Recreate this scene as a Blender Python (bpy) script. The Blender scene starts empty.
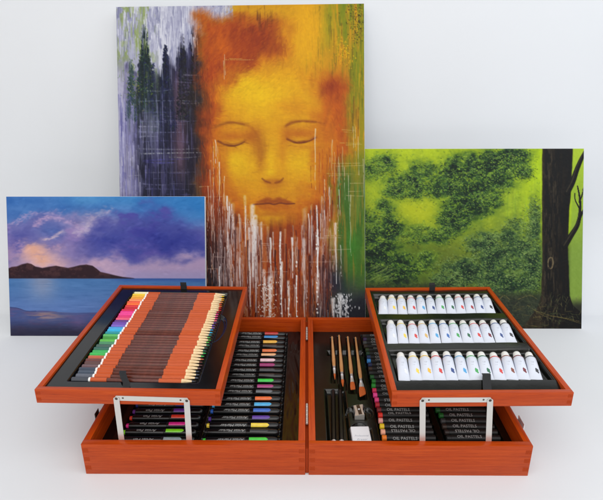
import bpy, bmesh, math, random
import numpy as np
from mathutils import Vector, Matrix, Euler

R = random.Random(7)
SC = bpy.context.scene
COL = SC.collection

# ------------------------------------------------------------------ materials
def lin(c):
    c = [max(0, v) / 255 for v in c]
    return tuple(v / 12.92 if v <= .04045 else ((v + .055) / 1.055) ** 2.4 for v in c)

def mat(name, rgb, rough=.4, metal=0., var=.08, scale=40., bump=.0, bscale=300., spec=.5, coat=0., lin_rgb=None):
    """Principled surface whose own colour varies a little with a noise."""
    m = bpy.data.materials.new(name); m.use_nodes = True
    nt = m.node_tree; b = nt.nodes['Principled BSDF']
    base = lin_rgb or lin(rgb)
    tc = nt.nodes.new('ShaderNodeTexCoord')
    nz = nt.nodes.new('ShaderNodeTexNoise'); nz.inputs['Scale'].default_value = scale; nz.inputs['Detail'].default_value = 4
    nt.links.new(tc.outputs['Object'], nz.inputs['Vector'])
    rp = nt.nodes.new('ShaderNodeValToRGB')
    rp.color_ramp.elements[0].position = .3; rp.color_ramp.elements[1].position = .7
    rp.color_ramp.elements[0].color = (*[v * (1 - var) for v in base], 1)
    rp.color_ramp.elements[1].color = (*[min(1, v * (1 + var)) for v in base], 1)
    nt.links.new(nz.outputs['Fac'], rp.inputs['Fac']); nt.links.new(rp.outputs['Color'], b.inputs['Base Color'])
    mr = nt.nodes.new('ShaderNodeMapRange'); mr.inputs['To Min'].default_value = rough * .85; mr.inputs['To Max'].default_value = min(1, rough * 1.15)
    nt.links.new(nz.outputs['Fac'], mr.inputs['Value']); nt.links.new(mr.outputs['Result'], b.inputs['Roughness'])
    b.inputs['Metallic'].default_value = metal
    b.inputs['Specular IOR Level'].default_value = spec
    b.inputs['Coat Weight'].default_value = coat
    if bump:
        n2 = nt.nodes.new('ShaderNodeTexNoise'); n2.inputs['Scale'].default_value = bscale; n2.inputs['Detail'].default_value = 3
        nt.links.new(tc.outputs['Object'], n2.inputs['Vector'])
        bp = nt.nodes.new('ShaderNodeBump'); bp.inputs['Strength'].default_value = bump; bp.inputs['Distance'].default_value = .0008
        nt.links.new(n2.outputs['Fac'], bp.inputs['Height']); nt.links.new(bp.outputs['Normal'], b.inputs['Normal'])
    return m

def wood(name, axis, dark, mid, light, rough=.32, stretch=14.):
    m = bpy.data.materials.new(name); m.use_nodes = True
    nt = m.node_tree; b = nt.nodes['Principled BSDF']
    tc = nt.nodes.new('ShaderNodeTexCoord'); mp = nt.nodes.new('ShaderNodeMapping')
    s = [stretch * 16] * 3; s[axis] = stretch * .6
    mp.inputs['Scale'].default_value = s
    nt.links.new(tc.outputs['Object'], mp.inputs['Vector'])
    nz = nt.nodes.new('ShaderNodeTexNoise'); nz.inputs['Scale'].default_value = 1.; nz.inputs['Detail'].default_value = 6; nz.inputs['Roughness'].default_value = .6; nz.inputs['Distortion'].default_value = .6
    nt.links.new(mp.outputs['Vector'], nz.inputs['Vector'])
    rp = nt.nodes.new('ShaderNodeValToRGB'); e = rp.color_ramp.elements
    e[0].position = .28; e[0].color = (*lin(dark), 1); e[1].position = .72; e[1].color = (*lin(light), 1)
    k = e.new(.5); k.color = (*lin(mid), 1)
    nt.links.new(nz.outputs['Fac'], rp.inputs['Fac'])
    # fine dark pores along the grain
    mp2 = nt.nodes.new('ShaderNodeMapping'); s2 = [900.] * 3; s2[axis] = 45.
    mp2.inputs['Scale'].default_value = s2; b.inputs['Coat Weight'].default_value = .12; b.inputs['Coat Roughness'].default_value = .22; nt.links.new(tc.outputs['Object'], mp2.inputs['Vector'])
    n2 = nt.nodes.new('ShaderNodeTexNoise'); n2.inputs['Scale'].default_value = 1.; n2.inputs['Detail'].default_value = 2
    nt.links.new(mp2.outputs['Vector'], n2.inputs['Vector'])
    r2 = nt.nodes.new('ShaderNodeValToRGB'); r2.color_ramp.elements[0].position = .30; r2.color_ramp.elements[0].color = (.66, .58, .52, 1)
    r2.color_ramp.elements[1].position = .45; r2.color_ramp.elements[1].color = (1, 1, 1, 1)
    nt.links.new(n2.outputs['Fac'], r2.inputs['Fac'])
    mx = nt.nodes.new('ShaderNodeMix'); mx.data_type = 'RGBA'; mx.blend_type = 'MULTIPLY'; mx.inputs['Factor'].default_value = .6
    nt.links.new(rp.outputs['Color'], mx.inputs['A']); nt.links.new(r2.outputs['Color'], mx.inputs['B'])
    nt.links.new(mx.outputs['Result'], b.inputs['Base Color'])
    b.inputs['Roughness'].default_value = rough
    b.inputs['Specular IOR Level'].default_value = .2
    bp = nt.nodes.new('ShaderNodeBump'); bp.inputs['Strength'].default_value = .12; bp.inputs['Distance'].default_value = .0005
    nt.links.new(n2.outputs['Fac'], bp.inputs['Height']); nt.links.new(bp.outputs['Normal'], b.inputs['Normal'])
    return m

WD, WM, WL = (160, 53, 8), (178, 65, 12), (193, 77, 18)
M_WX = wood('stained_wood_along', 0, WD, WM, WL)
M_WY = wood('stained_wood_across', 1, WD, WM, WL)
M_END = mat('stained_end_grain', (164, 58, 13), .5, var=.15, scale=500, spec=.15)
M_BLACK = mat('black_plastic_liner', (13, 13, 13), .13, var=.2, scale=60, bump=.10, bscale=60)
M_OLIVE = mat('dark_olive_plastic_liner', (15, 16, 11), .2, var=.3, scale=60, bump=.22, bscale=120)
M_PEN = mat('black_pen_plastic', (12, 12, 13), .3, var=.1)
M_WRAP = mat('black_paper_wrapper', (22, 21, 21), .5, var=.15, bump=.1)
M_INK = mat('white_print', (168, 168, 166), .5, var=.05)
M_GREYINK = mat('grey_print', (178, 180, 190), .6, var=.05)
M_STEEL = mat('brushed_steel', (214, 211, 205), .34, metal=.6, var=.03, scale=12)
M_CHROME = mat('chrome', (232, 232, 234), .22, metal=.6, var=.04)
M_DARKSTEEL = mat('dark_steel', (84, 76, 70), .3, metal=.8, var=.1)
M_RIBBON = mat('black_ribbon', (20, 20, 22), .6, var=.15, bump=.4, bscale=1200)
M_BARREL = wood('orange_cedar_barrel', 0, (184, 78, 36), (202, 92, 46), (216, 106, 58), .4, 10.)
M_BROWN = mat('dark_brown_barrel', (98, 46, 33), .24, var=.25, scale=120, spec=.45)
M_WHITEPAINT = mat('white_lacquer', (242, 240, 236), .3, var=.02)
M_CONE = wood('pale_sharpened_wood', 0, (222, 186, 136), (238, 208, 162), (246, 222, 182), .6, 30.)
M_HANDLE = wood('pale_brush_handle', 1, (190, 130, 78), (214, 158, 104), (228, 178, 128), .35, 18.)
M_BRISTLE = mat('rust_bristles', (205, 98, 36), .6, var=.3, scale=600, bump=.8, bscale=1500)
M_TUBE = mat('white_tube_enamel', (216, 220, 231), .3, var=.04, bump=.25, bscale=60)
M_ERASER = mat('white_vinyl', (242, 242, 246), .6, var=.02)
M_CANVASBACK = mat('primed_canvas', (232, 236, 240), .8, var=.03, scale=200, bump=.3, bscale=900)
M_BACKDROP = mat('white_backdrop_paper', (0, 0, 0), .7, var=.012, scale=3., bump=.04, bscale=70, spec=.2, lin_rgb=(.735, .745, .765))

_cm = {}
def colmat(rgb, kind='lacquer', rough=.3):
    key = (tuple(rgb), kind)
    if key not in _cm:
        _cm[key] = mat('%s_%s' % (kind, '_'.join(map(str, rgb))), rgb, rough, var=.07, scale=150)
    return _cm[key]

# ------------------------------------------------------------------ objects
def link(o, parent=None):
    COL.objects.link(o)
    if parent: o.parent = parent
    return o

def mesh_obj(name, me, mats, parent=None):
    if mats is not None and not me.materials:
        for m in (mats if isinstance(mats, (list, tuple)) else [mats]): me.materials.append(m)
    return link(bpy.data.objects.new(name, me), parent)

def bm_obj(name, bm, mats, parent=None, smooth=False):
    me = bpy.data.meshes.new(name)
    bmesh.ops.recalc_face_normals(bm, faces=bm.faces)
    bm.to_mesh(me); bm.free()
    if smooth:
        me.polygons.foreach_set('use_smooth', [True] * len(me.polygons))
        me.set_sharp_from_angle(angle=math.radians(38))
    return mesh_obj(name, me, mats, parent)

def thing(name, label, cat, loc=(0, 0, 0), rot=(0, 0, 0), group=None, parent_world=None):
    o = bpy.data.objects.new(name, None); o.empty_display_size = .02
    link(o); o.location = loc; o.rotation_euler = rot
    o['label'] = label; o['category'] = cat
    if group: o['group'] = group
    return o

def dup(root, label, group, M):
    r = root.copy(); COL.objects.link(r); r.matrix_world = M; r['label'] = label; r['group'] = group
    for ch in list(root.children):
        c = ch.copy(); COL.objects.link(c); c.parent = r
        for g in list(ch.children):
            d = g.copy(); COL.objects.link(d); d.parent = c
    return r

def box(bm, x0, x1, y0, y1, z0, z1, bev=0., mi=0, seg=2):
    t = bmesh.new()
    v = [t.verts.new((x, y, z)) for z in (z0, z1) for y in (y0, y1) for x in (x0, x1)]
    for f in ((0, 1, 3, 2), (4, 6, 7, 5), (0, 4, 5, 1), (2, 3, 7, 6), (0, 2, 6, 4), (1, 5, 7, 3)):
        t.faces.new([v[i] for i in f])
    bmesh.ops.recalc_face_normals(t, faces=t.faces)
    if bev: bmesh.ops.bevel(t, geom=t.edges[:], offset=bev, segments=seg, affect='EDGES', profile=.6)
    for f in t.faces: f.material_index = mi
    me = bpy.data.meshes.new('tmp'); t.to_mesh(me); t.free(); bm.from_mesh(me); bpy.data.meshes.remove(me)

def lathe(bm, prof, axis=0, n=14, sx=1., sy=1., rot0=0., cap=True, M=None):
    """prof: list of (position along axis, radius)."""
    rings = []
    for t, r in prof:
        ring = []
        for i in range(n):
            a = rot0 + 2 * math.pi * i / n
            p, q = r * math.cos(a) * sx, r * math.sin(a) * sy
            co = {0: (t, p, q), 1: (p, t, q), 2: (p, q, t)}[axis]
            ring.append(bm.verts.new(M @ Vector(co) if M else co))
        rings.append(ring)
    for a, b in zip(rings, rings[1:]):
        for i in range(n): bm.faces.new((a[i], a[(i + 1) % n], b[(i + 1) % n], b[i]))
    if cap:
        bm.faces.new(rings[0]); bm.faces.new(rings[-1][::-1])

def lathe_obj(name, prof, m, parent, **k):
    bm = bmesh.new(); lathe(bm, prof, **k); return bm_obj(name, bm, m, parent, smooth=True)

def grid_mesh(name, P, nx, ny):
    """P: (ny*nx,3) positions; quads share vertices."""
    me = bpy.data.meshes.new(name)
    me.vertices.add(nx * ny); me.vertices.foreach_set('co', P.astype(np.float32).ravel())
    i = np.arange(nx * ny).reshape(ny, nx)
    q = np.stack([i[:-1, :-1], i[:-1, 1:], i[1:, 1:], i[1:, :-1]], -1).reshape(-1, 4)
    me.loops.add(q.size); me.loops.foreach_set('vertex_index', q.ravel().astype(np.int32))
    me.polygons.add(len(q)); me.polygons.foreach_set('loop_start', (np.arange(len(q)) * 4).astype(np.int32))
    me.polygons.foreach_set('use_smooth', np.ones(len(q), bool))
    me.update(calc_edges=True); return me

def sm(a, b, x):
    t = np.clip((x - a) / (b - a), 0, 1); return t * t * (3 - 2 * t)

def heightfield(name, x0, x1, y0, y1, step, fn, m, parent):
    nx, ny = int((x1 - x0) / step) + 1, int((y1 - y0) / step) + 1
    X, Y = np.meshgrid(np.linspace(x0, x1, nx), np.linspace(y0, y1, ny))
    P = np.stack([X, Y, fn(X, Y)], -1).reshape(-1, 3)
    return mesh_obj(name, grid_mesh(name, P, nx, ny), m, parent)

def pit(X, Y, x0, x1, y0, y1, e=.0025):
    """1 inside a rounded rectangle, 0 outside, soft vacuum-formed walls of width e."""
    return sm(-e, e, np.minimum(np.minimum(X - x0, x1 - X), np.minimum(Y - y0, y1 - Y)))

def disc(X, Y, cx, cy, rx, ry, e=.2):
    return 1 - sm(1 - e, 1 + e, np.sqrt(((X - cx) / rx) ** 2 + ((Y - cy) / ry) ** 2))

def strip(name, pts, w, th, m, parent, wdir=(1, 0, 0)):
    """a ribbon through pts with width along wdir."""
    bm = bmesh.new(); W = Vector(wdir) * w / 2; rows = []
    for i, p in enumerate(pts):
        p = Vector(p)
        d = (Vector(pts[min(i + 1, len(pts) - 1)]) - Vector(pts[max(i - 1, 0)])).normalized()
        n = W.normalized().cross(d).normalized() * th / 2
        rows.append([bm.verts.new(p + s * W + q * n) for s, q in ((-1, 1), (1, 1), (1, -1), (-1, -1))])
    for a, b in zip(rows, rows[1:]):
        for i in range(4): bm.faces.new((a[i], a[(i + 1) % 4], b[(i + 1) % 4], b[i]))
    bm.faces.new(rows[0]); bm.faces.new(rows[-1][::-1])
    return bm_obj(name, bm, m, parent)

def text_mesh(body, width, height, shear=.0, bold=.0):
    cu = bpy.data.curves.new('lettering', 'FONT'); cu.body = body; cu.size = 1.; cu.shear = shear; cu.offset = bold
    cu.resolution_u = 2; cu.extrude = .01
    o = bpy.data.objects.new('lettering', cu); COL.objects.link(o)
    bpy.context.view_layer.update()
    me = bpy.data.meshes.new_from_object(o.evaluated_get(bpy.context.evaluated_depsgraph_get()))
    bpy.data.objects.remove(o); bpy.data.curves.remove(cu)
    n = len(me.vertices); co = np.empty(n * 3, np.float32); me.vertices.foreach_get('co', co); co = co.reshape(-1, 3)
    lo, hi = co.min(0), co.max(0); co = co - (lo + hi) / 2
    co[:, 0] *= width / (hi[0] - lo[0]); co[:, 1] *= height / (hi[1] - lo[1]); co[:, 2] *= .004
    me.vertices.foreach_set('co', co.ravel()); me.materials.clear(); me.update()
    return me

ORD = ['first', 'second', 'third', 'fourth', 'fifth', 'sixth', 'seventh', 'eighth', 'ninth', 'tenth', 'eleventh', 'twelfth', 'thirteenth',
       'fourteenth', 'fifteenth', 'sixteenth', 'seventeenth', 'eighteenth', 'nineteenth', 'twentieth', 'twenty-first', 'twenty-second',
       'twenty-third', 'twenty-fourth', 'twenty-fifth', 'twenty-sixth', 'twenty-seventh', 'twenty-eighth', 'twenty-ninth', 'thirtieth',
       'thirty-first', 'thirty-second', 'thirty-third', 'thirty-fourth', 'thirty-fifth', 'thirty-sixth']

# ------------------------------------------------------------------ backdrop: a sheet that sweeps up behind the paintings
def backdrop():
    prof = [(-3.0, 0.)] + [(y, 0.) for y in np.linspace(-2.5, .61, 12)] + [(.6190, 0.), (.6197, 0.)]
    r, a0, n = .27, math.radians(13), 18
    for i in range(n + 1):
        a = a0 + (math.pi / 2 - a0) * i / n
        prof.append((.62 + r * (math.sin(a) - math.sin(a0)), r * (math.cos(a0) - math.cos(a))))
    prof += [(prof[-1][0] + .002, z) for z in np.linspace(.5, 2.6, 8)]
    xs = np.linspace(-3.2, 3.2, 40)
    P = np.array([(x, y, z) for (y, z) in prof for x in xs])
    o = mesh_obj('backdrop', grid_mesh('backdrop', P, len(xs), len(prof)), M_BACKDROP)
    o['kind'] = 'structure'
backdrop()

# ------------------------------------------------------------------ the wooden case
WB, DB, HB, TH = .40, .48, .067, .0125
case = thing('art_case', 'open orange stained wooden art case with two raised trays on metal brackets', 'art case')

def case_half(sgn, w):
    xi, xo = .003, .003 + w                     # hinge side, outer side
    X = lambda a, b: (min(sgn * a, sgn * b), max(sgn * a, sgn * b))
    bm = bmesh.new()
    x0, x1 = X(xi, xo)
    box(bm, x0, x1, 0, TH, 0, HB, .0009, 0)
    box(bm, x0, x1, DB - TH, DB, 0, HB, .0009, 0)
    a, b = X(xo - TH, xo); box(bm, a, b, TH + .00005, DB - TH - .00005, .0003, HB - .0002, .0009, 1)
    a, b = X(xi, xi + TH); box(bm, a, b, TH + .00005, DB - TH - .00005, .0003, HB - .0002, .0009, 1)
    box(bm, x0 + TH, x1 - TH, TH, DB - TH, .002, .006, 0, 0)
    for xc in (xi, xo):                          # finger joints: end grain of the side boards
        d = 1 if xc == xi else -1
        a, b = X(xc + d * .0012, xc + d * .0115)
        for k in range(3):
            z = .0105 + k * .0192
            box(bm, a, b, -.00015, .004, z, z + .0088, .0001, 2, 1)
    return bm_obj('case_shell', bm, [M_WX, M_WY, M_END], case, smooth=True)

half_l = case_half(-1, .3995); half_l['label'] = 'left half of the case holding markers and pens'
half_r = case_half(1, .3965); half_r['label'] = 'right half of the case holding brushes and oil pastels'

MK_Y = [.0515 + k * .0209 for k in range(20)]    # markers, front to back
ZL = .030
def liner_left(X, Y):
    z = np.full(X.shape, ZL)
    for x0, x1 in ((-.199, -.050), (-.357, -.2085)):
        for y in [.0306] + MK_Y:
            z -= .006 * pit(X, Y, x0, x1, y - .0088, y + .0088, .0022)
    z -= .004 * pit(X, Y, -.185, -.165, .03, .455, .004)
    z += .0005 * sm(-.052, -.04, X) * (np.sin(X * 420 + 3 * np.sin(Y * 21)) * np.sin(Y * 33 + X * 90) + .6 * np.sin(Y * 70 + X * 300))
    z += .0005 * np.sin(Y * 19 + X * 7)
    return z
heightfield('liner', -.390, -.0156, TH + .0003, DB - TH - .0003, .0018, liner_left, M_BLACK, half_l)

PA_Y = [.0575 + k * .0165 for k in range(24)]    # oil pastels, front to back
def liner_right(X, Y):
    z = np.full(X.shape, ZL + .001)
    for (xa, ya), (xb, yb) in (((.0648, .437), (.0628, .24)), ((.0832, .444), (.0789, .214)), ((.1051, .437), (.0999, .203)), ((.1248, .434), (.1189, .182))):
        t = (ya - Y) / (ya - yb); xc = xa + (xb - xa) * t
        hw = .0042 + .004 * sm(.7, .95, t)
        z -= .006 * sm(-.0018, .0018, np.minimum(hw - abs(X - xc), np.minimum(Y - yb, ya - Y) + .001))
    z -= .009 * pit(X, Y, .052, .138, .352, .372, .004)
    z -= .008 * pit(X, Y, .041, .081, .035, .214, .003)
    z -= .004 * pit(X, Y, .0945, .118, .115, .156, .002)
    z -= .006 * np.maximum(disc(X, Y, .0895, .136, .0095, .014), disc(X, Y, .1235, .136, .0095, .014))
    z -= .004 * pit(X, Y, .083, .124, .018, .088, .002)
    z -= .006 * disc(X, Y, .104, .09, .014, .013)
    for x0, x1 in ((.1405, .2475), (.263, .370)):
        z -= .0055 * pit(X, Y, x0, x1, .022, .449, .003)
    z += .0004 * np.sin(Y * 23 + X * 11)
    return z
heightfield('liner', .0156, .3868, TH + .0003, DB - TH - .0003, .0014, liner_right, M_OLIVE, half_r)

# hinges in the gap between the halves
for y0, y1 in ((.372, .432), (.062, .122)):
    bm = bmesh.new()
    for k in range(5):
        a = y0 + (y1 - y0) * k / 5; b = y0 + (y1 - y0) * (k + 1) / 5 - .0008
        lathe(bm, [(a, .0020), (a + .0004, .0024), (b - .0004, .0024), (b, .0020)], axis=1, n=12, M=Matrix.Translation((0, 0, HB - .004)))
    bm_obj('hinge', bm, M_STEEL, case, smooth=True)

bm = bmesh.new(); box(bm, -.0028, .0028, .004, .476, .001, .056, .0004); bm_obj('gap_filler', bm, M_END, case)  # added filler, keeps the gap dark by blocking light between the halves

# latches on the outer ends
def latch(sgn, x, y0, y1, m, parent):
    X = lambda a, b: (min(sgn * a, sgn * b), max(sgn * a, sgn * b))
    bm = bmesh.new()
    a, b = X(x, x + .0016); box(bm, a, b, y0, y1, .030, .058, .0005)
    a, b = X(x + .0014, x + .0075); box(bm, a, b, y0 + .004, y1 - .004, .046, .0545, .0018)
    a, b = X(x + .0016, x + .0055); box(bm, a, b, y0 + .007, y1 - .007, .0345, .0462, .0016)
    lathe(bm, [(y0 + .002, .0022), (y1 - .002, .0022)], axis=1, n=12, M=Matrix.Translation((sgn * (x + .004), 0, .0565)))
    a, b = X(x + .0062, x + .0078); box(bm, a, b, y0 + .006, y1 - .006, .050, .066, .0006)
    return bm_obj('latch', bm, m, parent, smooth=True)
latch(-1, .4026, .078, .108, M_DARKSTEEL, half_l)
latch(1, .3996, .052, .092, M_CHROME, half_r)

# ------------------------------------------------------------------ trays
TW_L, TW_R, TD, THK = .3218, .3112, .4399, .0277
def tray(w, loc, sx, sy):
    bm = bmesh.new(); t = .0098; h = w / 2
    box(bm, -h, h, 0, t, -THK, 0, .0009, 0)
    box(bm, -h, h, TD - t, TD, -THK, 0, .0009, 0)
    for s in (-1, 1):
        box(bm, min(s * h, s * (h - t)), max(s * h, s * (h - t)), t + .00005, TD - t - .00005, -THK + .0002, -.0002, .0009, 1)
    box(bm, -h + t, h - t, t, TD - t, -THK + .001, -THK + .005, 0, 0)
    for s in (-1, 1):
        for z in (-.0068, -.0196):
            a, b = sorted((s * (h - .0011), s * (h - .0092)))
            box(bm, a, b, -.00015, .003, z - .0032, z + .0032, .0001, 2, 1)
    o = bm_obj('tray', bm, [M_WX, M_WY, M_END], case, smooth=True)
    o.location = loc; o.rotation_euler = (math.atan(sy), -math.atan(sx), 0)
    return o
tray_l = tray(TW_L, (-.31078, .012, .1714), -.0155, -.0028)
tray_r = tray(TW_R, (.30225, .012, .1697), .0108, -.0063)
tray_l['label'] = 'left raised tray lined in glossy black and filled with pencils'
tray_r['label'] = 'right raised tray with three rows of white paint tubes'
bpy.context.view_layer.update()

PC_Y = [.4030 - k * .01036 for k in range(36)]   # pencils, back to front
def liner_tray_l(X, Y):
    z = np.full(X.shape, -.0045)
    z -= .0075 * pit(X, Y, -.1175, .1155, PC_Y[-1] - .006, PC_Y[0] + .006, .0018)
    z -= .006 * disc(X, Y, .115, .235, .019, .055, .12)
    z -= .004 * disc(X, Y, -.118, .12, .014, .03, .12) * 0
    z += .0004 * np.sin(Y * 17 + X * 9)
    return z
heightfield('tray_liner', -TW_L / 2 + .0099, TW_L / 2 - .0099, .0099, TD - .0099, .0014, liner_tray_l, M_BLACK, tray_l)

TUBE_ROWS = [(.395, .3105), (.262, .1805), (.1365, .050)]
def liner_tray_r(X, Y):
    z = np.full(X.shape, -.0040)
    for yt, yb in TUBE_ROWS:
        z -= .011 * pit(X, Y, -.1375, .1400, yb - .0035, yt + .013, .003)
    z -= .012 * np.clip((.043 - Y) / .033, 0, 1) ** 1.2
    z += .0005 * np.sin(Y * 40 + X * 13) + .0004 * np.sin(X * 60 + Y * 9)
    return z
heightfield('tray_liner', -TW_R / 2 + .0099, TW_R / 2 - .0099, .0099, TD - .0099, .0014, liner_tray_r, M_OLIVE, tray_r)

strip('pull_ribbon', [(-.0255, .056, .0032), (-.0235, .048, .0036), (-.016, .034, .0022), (-.009, .024, .0002), (-.0065, .0155, -.0022), (-.006, .0108, -.004)], .0125, .0009, M_RIBBON, tray_l)
strip('pull_ribbon', [(.003, .429, -.004), (.003, .4295, .002), (.0025, .4300, .008), (.002, .4310, .0135)], .0150, .0009, M_RIBBON, tray_l)
strip('pull_ribbon', [(.023, .057, .0012), (.022, .050, .0034), (.019, .040, .0018), (.016, .028, -.0012), (.0135, .018, -.0040), (.013, .0108, -.006)], .0150, .0009, M_RIBBON, tray_r)
strip('pull_ribbon', [(.010, .429, -.004), (.010, .4296, .003), (.0095, .4305, .010), (.009, .4320, .0155)], .0140, .0009, M_RIBBON, tray_r)

# ------------------------------------------------------------------ lifting brackets
def quad_bar(bm, a, b, w, th, yax=1):
    """flat bar from a to b, width w in the xz plane, thickness th in y, rounded ends."""
    a, b = Vector(a), Vector(b); d = (b - a).normalized(); n = Vector((-d.z, 0, d.x)).normalized() * w / 2
    out = []
    for c, s in ((a, -1), (b, 1)):
        for k in range(7):
            t = -math.pi / 2 + math.pi * k / 6
            e = c + d * s * math.cos(t) * w * .28 + n * math.sin(t) * s
            out.append(e)
    f = [bm.verts.new(p + Vector((0, -th / 2, 0))) for p in out]; g = [bm.verts.new(p + Vector((0, th / 2, 0))) for p in out]
    bm.faces.new(f); bm.faces.new(g[::-1])
    for i in range(len(f)): bm.faces.new((f[i], f[(i + 1) % len(f)], g[(i + 1) % len(f)], g[i]))

def bracket(tl, tr_, bl, br, y_bar, y_bot, lab, front=True):
    s = 1 if front else -1
    bm = bmesh.new()
    quad_bar(bm, (tl[0], y_bar, tl[1]), (tr_[0], y_bar, tr_[1]), .0098, .0010)
    bar = bm_obj('bracket', bm, M_STEEL, case); bar['label'] = lab
    for t, b in ((tl, bl), (tr_, br)):
        bm = bmesh.new(); quad_bar(bm, (t[0], y_bar - s * .0014, t[1]), (b[0], y_bot, b[1]), .0102, .0010)
        bm_obj('bracket_arm', bm, M_STEEL, bar)
    dx = .011
    for x, z, r, m, yo in ((tl[0], tl[1], .0028, M_DARKSTEEL, .0022), (tr_[0], tr_[1], .0028, M_DARKSTEEL, .0022),
                           (tl[0] + dx, tl[1] + .0004, .0018, M_DARKSTEEL, .0009), (tr_[0] - dx, tr_[1] + .0004, .0018, M_DARKSTEEL, .0009)):
        bm = bmesh.new(); lathe(bm, [(-.0012, r), (-.0004, r), (.0003, r * .6)], axis=1, n=14, M=Matrix.Translation((x, y_bar - s * yo, z)) @ (Matrix() if not front else Matrix.Rotation(math.pi, 4, 'Z')))
        bm_obj('rivet', bm, m, bar, smooth=True)
bracket((-.3305, .1575), (-.2085, .1535), (-.3345, .047), (-.2125, .047), .0112, .0138, 'front bracket under the left tray')
bracket((.1995, .1555), (.3155, .1565), (.2085, .047), (.3270, .047), .0112, .0138, 'front bracket under the right tray')
bracket((-.3305, .1565), (-.2085, .1525), (-.3345, .047), (-.2125, .047), .4527, .4660, 'rear bracket under the left tray', False)
bracket((.1995, .1525), (.3155, .1535), (.2085, .047), (.3270, .047), .4527, .4660, 'rear bracket under the right tray', False)

# ------------------------------------------------------------------ coloured pencils on the left tray
PENCILS = [('cream white', (246, 236, 190)), ('lemon yellow', (242, 204, 40)), ('golden yellow', (238, 176, 28)), ('amber', (240, 160, 40)),
           ('peach orange', (248, 148, 84)), ('vermilion', (238, 84, 40)), ('bright orange', (250, 116, 40)), ('scarlet', (222, 40, 36)),
           ('deep red', (206, 26, 42)), ('crimson', (216, 24, 76)), ('magenta', (232, 44, 140)), ('hot pink', (240, 64, 150)),
           ('rose pink', (222, 44, 116)), ('salmon pink', (238, 92, 124)), ('deep violet', (96, 44, 130)), ('purple', (112, 66, 168)),
           ('lavender', (124, 92, 190)), ('sky blue', (66, 158, 216)), ('cyan', (52, 180, 222)), ('teal', (40, 150, 160)),
           ('light green', (84, 180, 92)), ('grass green', (60, 150, 52)), ('lime green', (92, 184, 72)), ('sea green', (70, 140, 96)),
           ('grey green', (58, 92, 80)), ('dark teal', (40, 100, 84)), ('emerald', (44, 170, 84)), ('bright green', (58, 184, 84)),
           ('orange brown', (190, 96, 64)), ('reddish brown', (112, 58, 52)), ('dark brown', (92, 56, 54)), ('mauve brown', (112, 84, 88)),
           ('slate blue', (58, 68, 86)), ('blue grey', (72, 82, 98)), ('grey', (92, 96, 108)), ('charcoal', (62, 66, 76))]
TM_L = tray_l.matrix_world.copy()
hex_ = dict(axis=0, n=6, rot0=0.)
pr = .0045
def seg_obj(name, x0, x1, m, p, r=pr, b=0.):
    bm = bmesh.new(); lathe(bm, [(x0, r - b), (x0 + b, r), (x1 - b, r), (x1, r - b)] if b else [(x0, r), (x1, r)], **hex_)
    bmesh.ops.bevel(bm, geom=[e for e in bm.edges if abs((e.verts[0].co - e.verts[1].co).x) > (x1 - x0) * .5], offset=.0008, segments=2, affect='EDGES')
    return bm_obj(name, bm, m, p, smooth=True)
P0 = None
for k, (cn, rgb) in enumerate(PENCILS):
    lab = '%s coloured pencil, %s from the back of the left tray' % (cn, ORD[k])
    grp = 'coloured pencils in the left tray'
    M = TM_L @ Matrix.Translation((R.uniform(-.0022, .0022), PC_Y[k] + R.uniform(-.0003, .0003), -.0058)) @ Matrix.Rotation(R.uniform(-.006, .006), 4, 'Z') @ Matrix.Rotation(R.choice((0, math.pi / 3)) + R.uniform(-.13, .13), 4, 'X')
    if P0 is None:
        P0 = thing('coloured_pencil', lab, 'pencil', group=grp)
        seg_obj('dipped_end', -.1115, -.0806, colmat(rgb), P0, b=.001)
        seg_obj('white_ring', -.0806, -.0770, M_WHITEPAINT, P0, r=pr * 1.01)
        seg_obj('barrel', -.0770, -.0478, M_BARREL, P0)
        seg_obj('brown_sleeve', -.0478, .0462, M_BROWN, P0, r=pr * .80)
        seg_obj('barrel', .0462, .0875, M_BARREL, P0)
        lathe_obj('sharpened_cone', [(.0872, pr * .97), (.0885, pr * .95), (.1055, .0017)], M_CONE, P0, n=12)
        lathe_obj('lead', [(.1055, .0017), (.1110, .0007), (.1118, .0003)], colmat(rgb, 'lead', .6), P0, n=10)
        P0.matrix_world = M
    else:
        r = dup(P0, lab, grp, M)
        for ch in r.children_recursive:
            nm = ch.name.split('.')[0]
            if nm in ('dipped_end', 'lead'):
                ch.data = ch.data.copy(); ch.data.materials[0] = colmat(rgb, 'lacquer' if nm == 'dipped_end' else 'lead', .3 if nm == 'dipped_end' else .6)

# ------------------------------------------------------------------ markers and pens in the left half
MARKERS = [('light green', (70, 205, 64)), ('black', (26, 26, 26)), ('yellow', (236, 206, 70)), ('purple', (88, 50, 150)), ('royal blue', (40, 96, 190)),
           ('sky blue', (66, 170, 222)), ('orange', (236, 110, 50)), ('mid grey', (96, 100, 104)), ('magenta', (168, 44, 120)), ('bright green', (44, 204, 66)),
           ('dark brown', (52, 40, 36)), ('dark grey', (62, 62, 66)), ('plum', (160, 44, 110)), ('pale pink', (240, 196, 204)), ('peach', (240, 178, 128)),
           ('burnt orange', (234, 116, 60)), ('umber', (58, 40, 32)), ('amber yellow', (238, 178, 60)), ('azure blue', (50, 140, 206)), ('red', (192, 48, 44))]
PENS = [('pale grey', (150, 164, 168)), ('lime green', (130, 220, 30)), ('hot pink', (226, 40, 140)), ('red', (232, 62, 40)), ('violet', (110, 50, 150)), ('navy blue', (40, 50, 130)), ('brown', (90, 60, 40))]
T_MARK = text_mesh('Artist Marker', .051, .0046, .25, .0)
T_PEN = text_mesh('Artist Pen', .038, .0048, .25, .0)
def place_text(name, me, m, parent, x, r, ang, flip):
    o = mesh_obj(name, me, m, parent)
    o.matrix_local = Matrix.Rotation(ang, 4, 'X') @ Matrix.Translation((x, 0, r)) @ Matrix.Rotation(math.pi if flip else 0., 4, 'Z')
    return o
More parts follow.
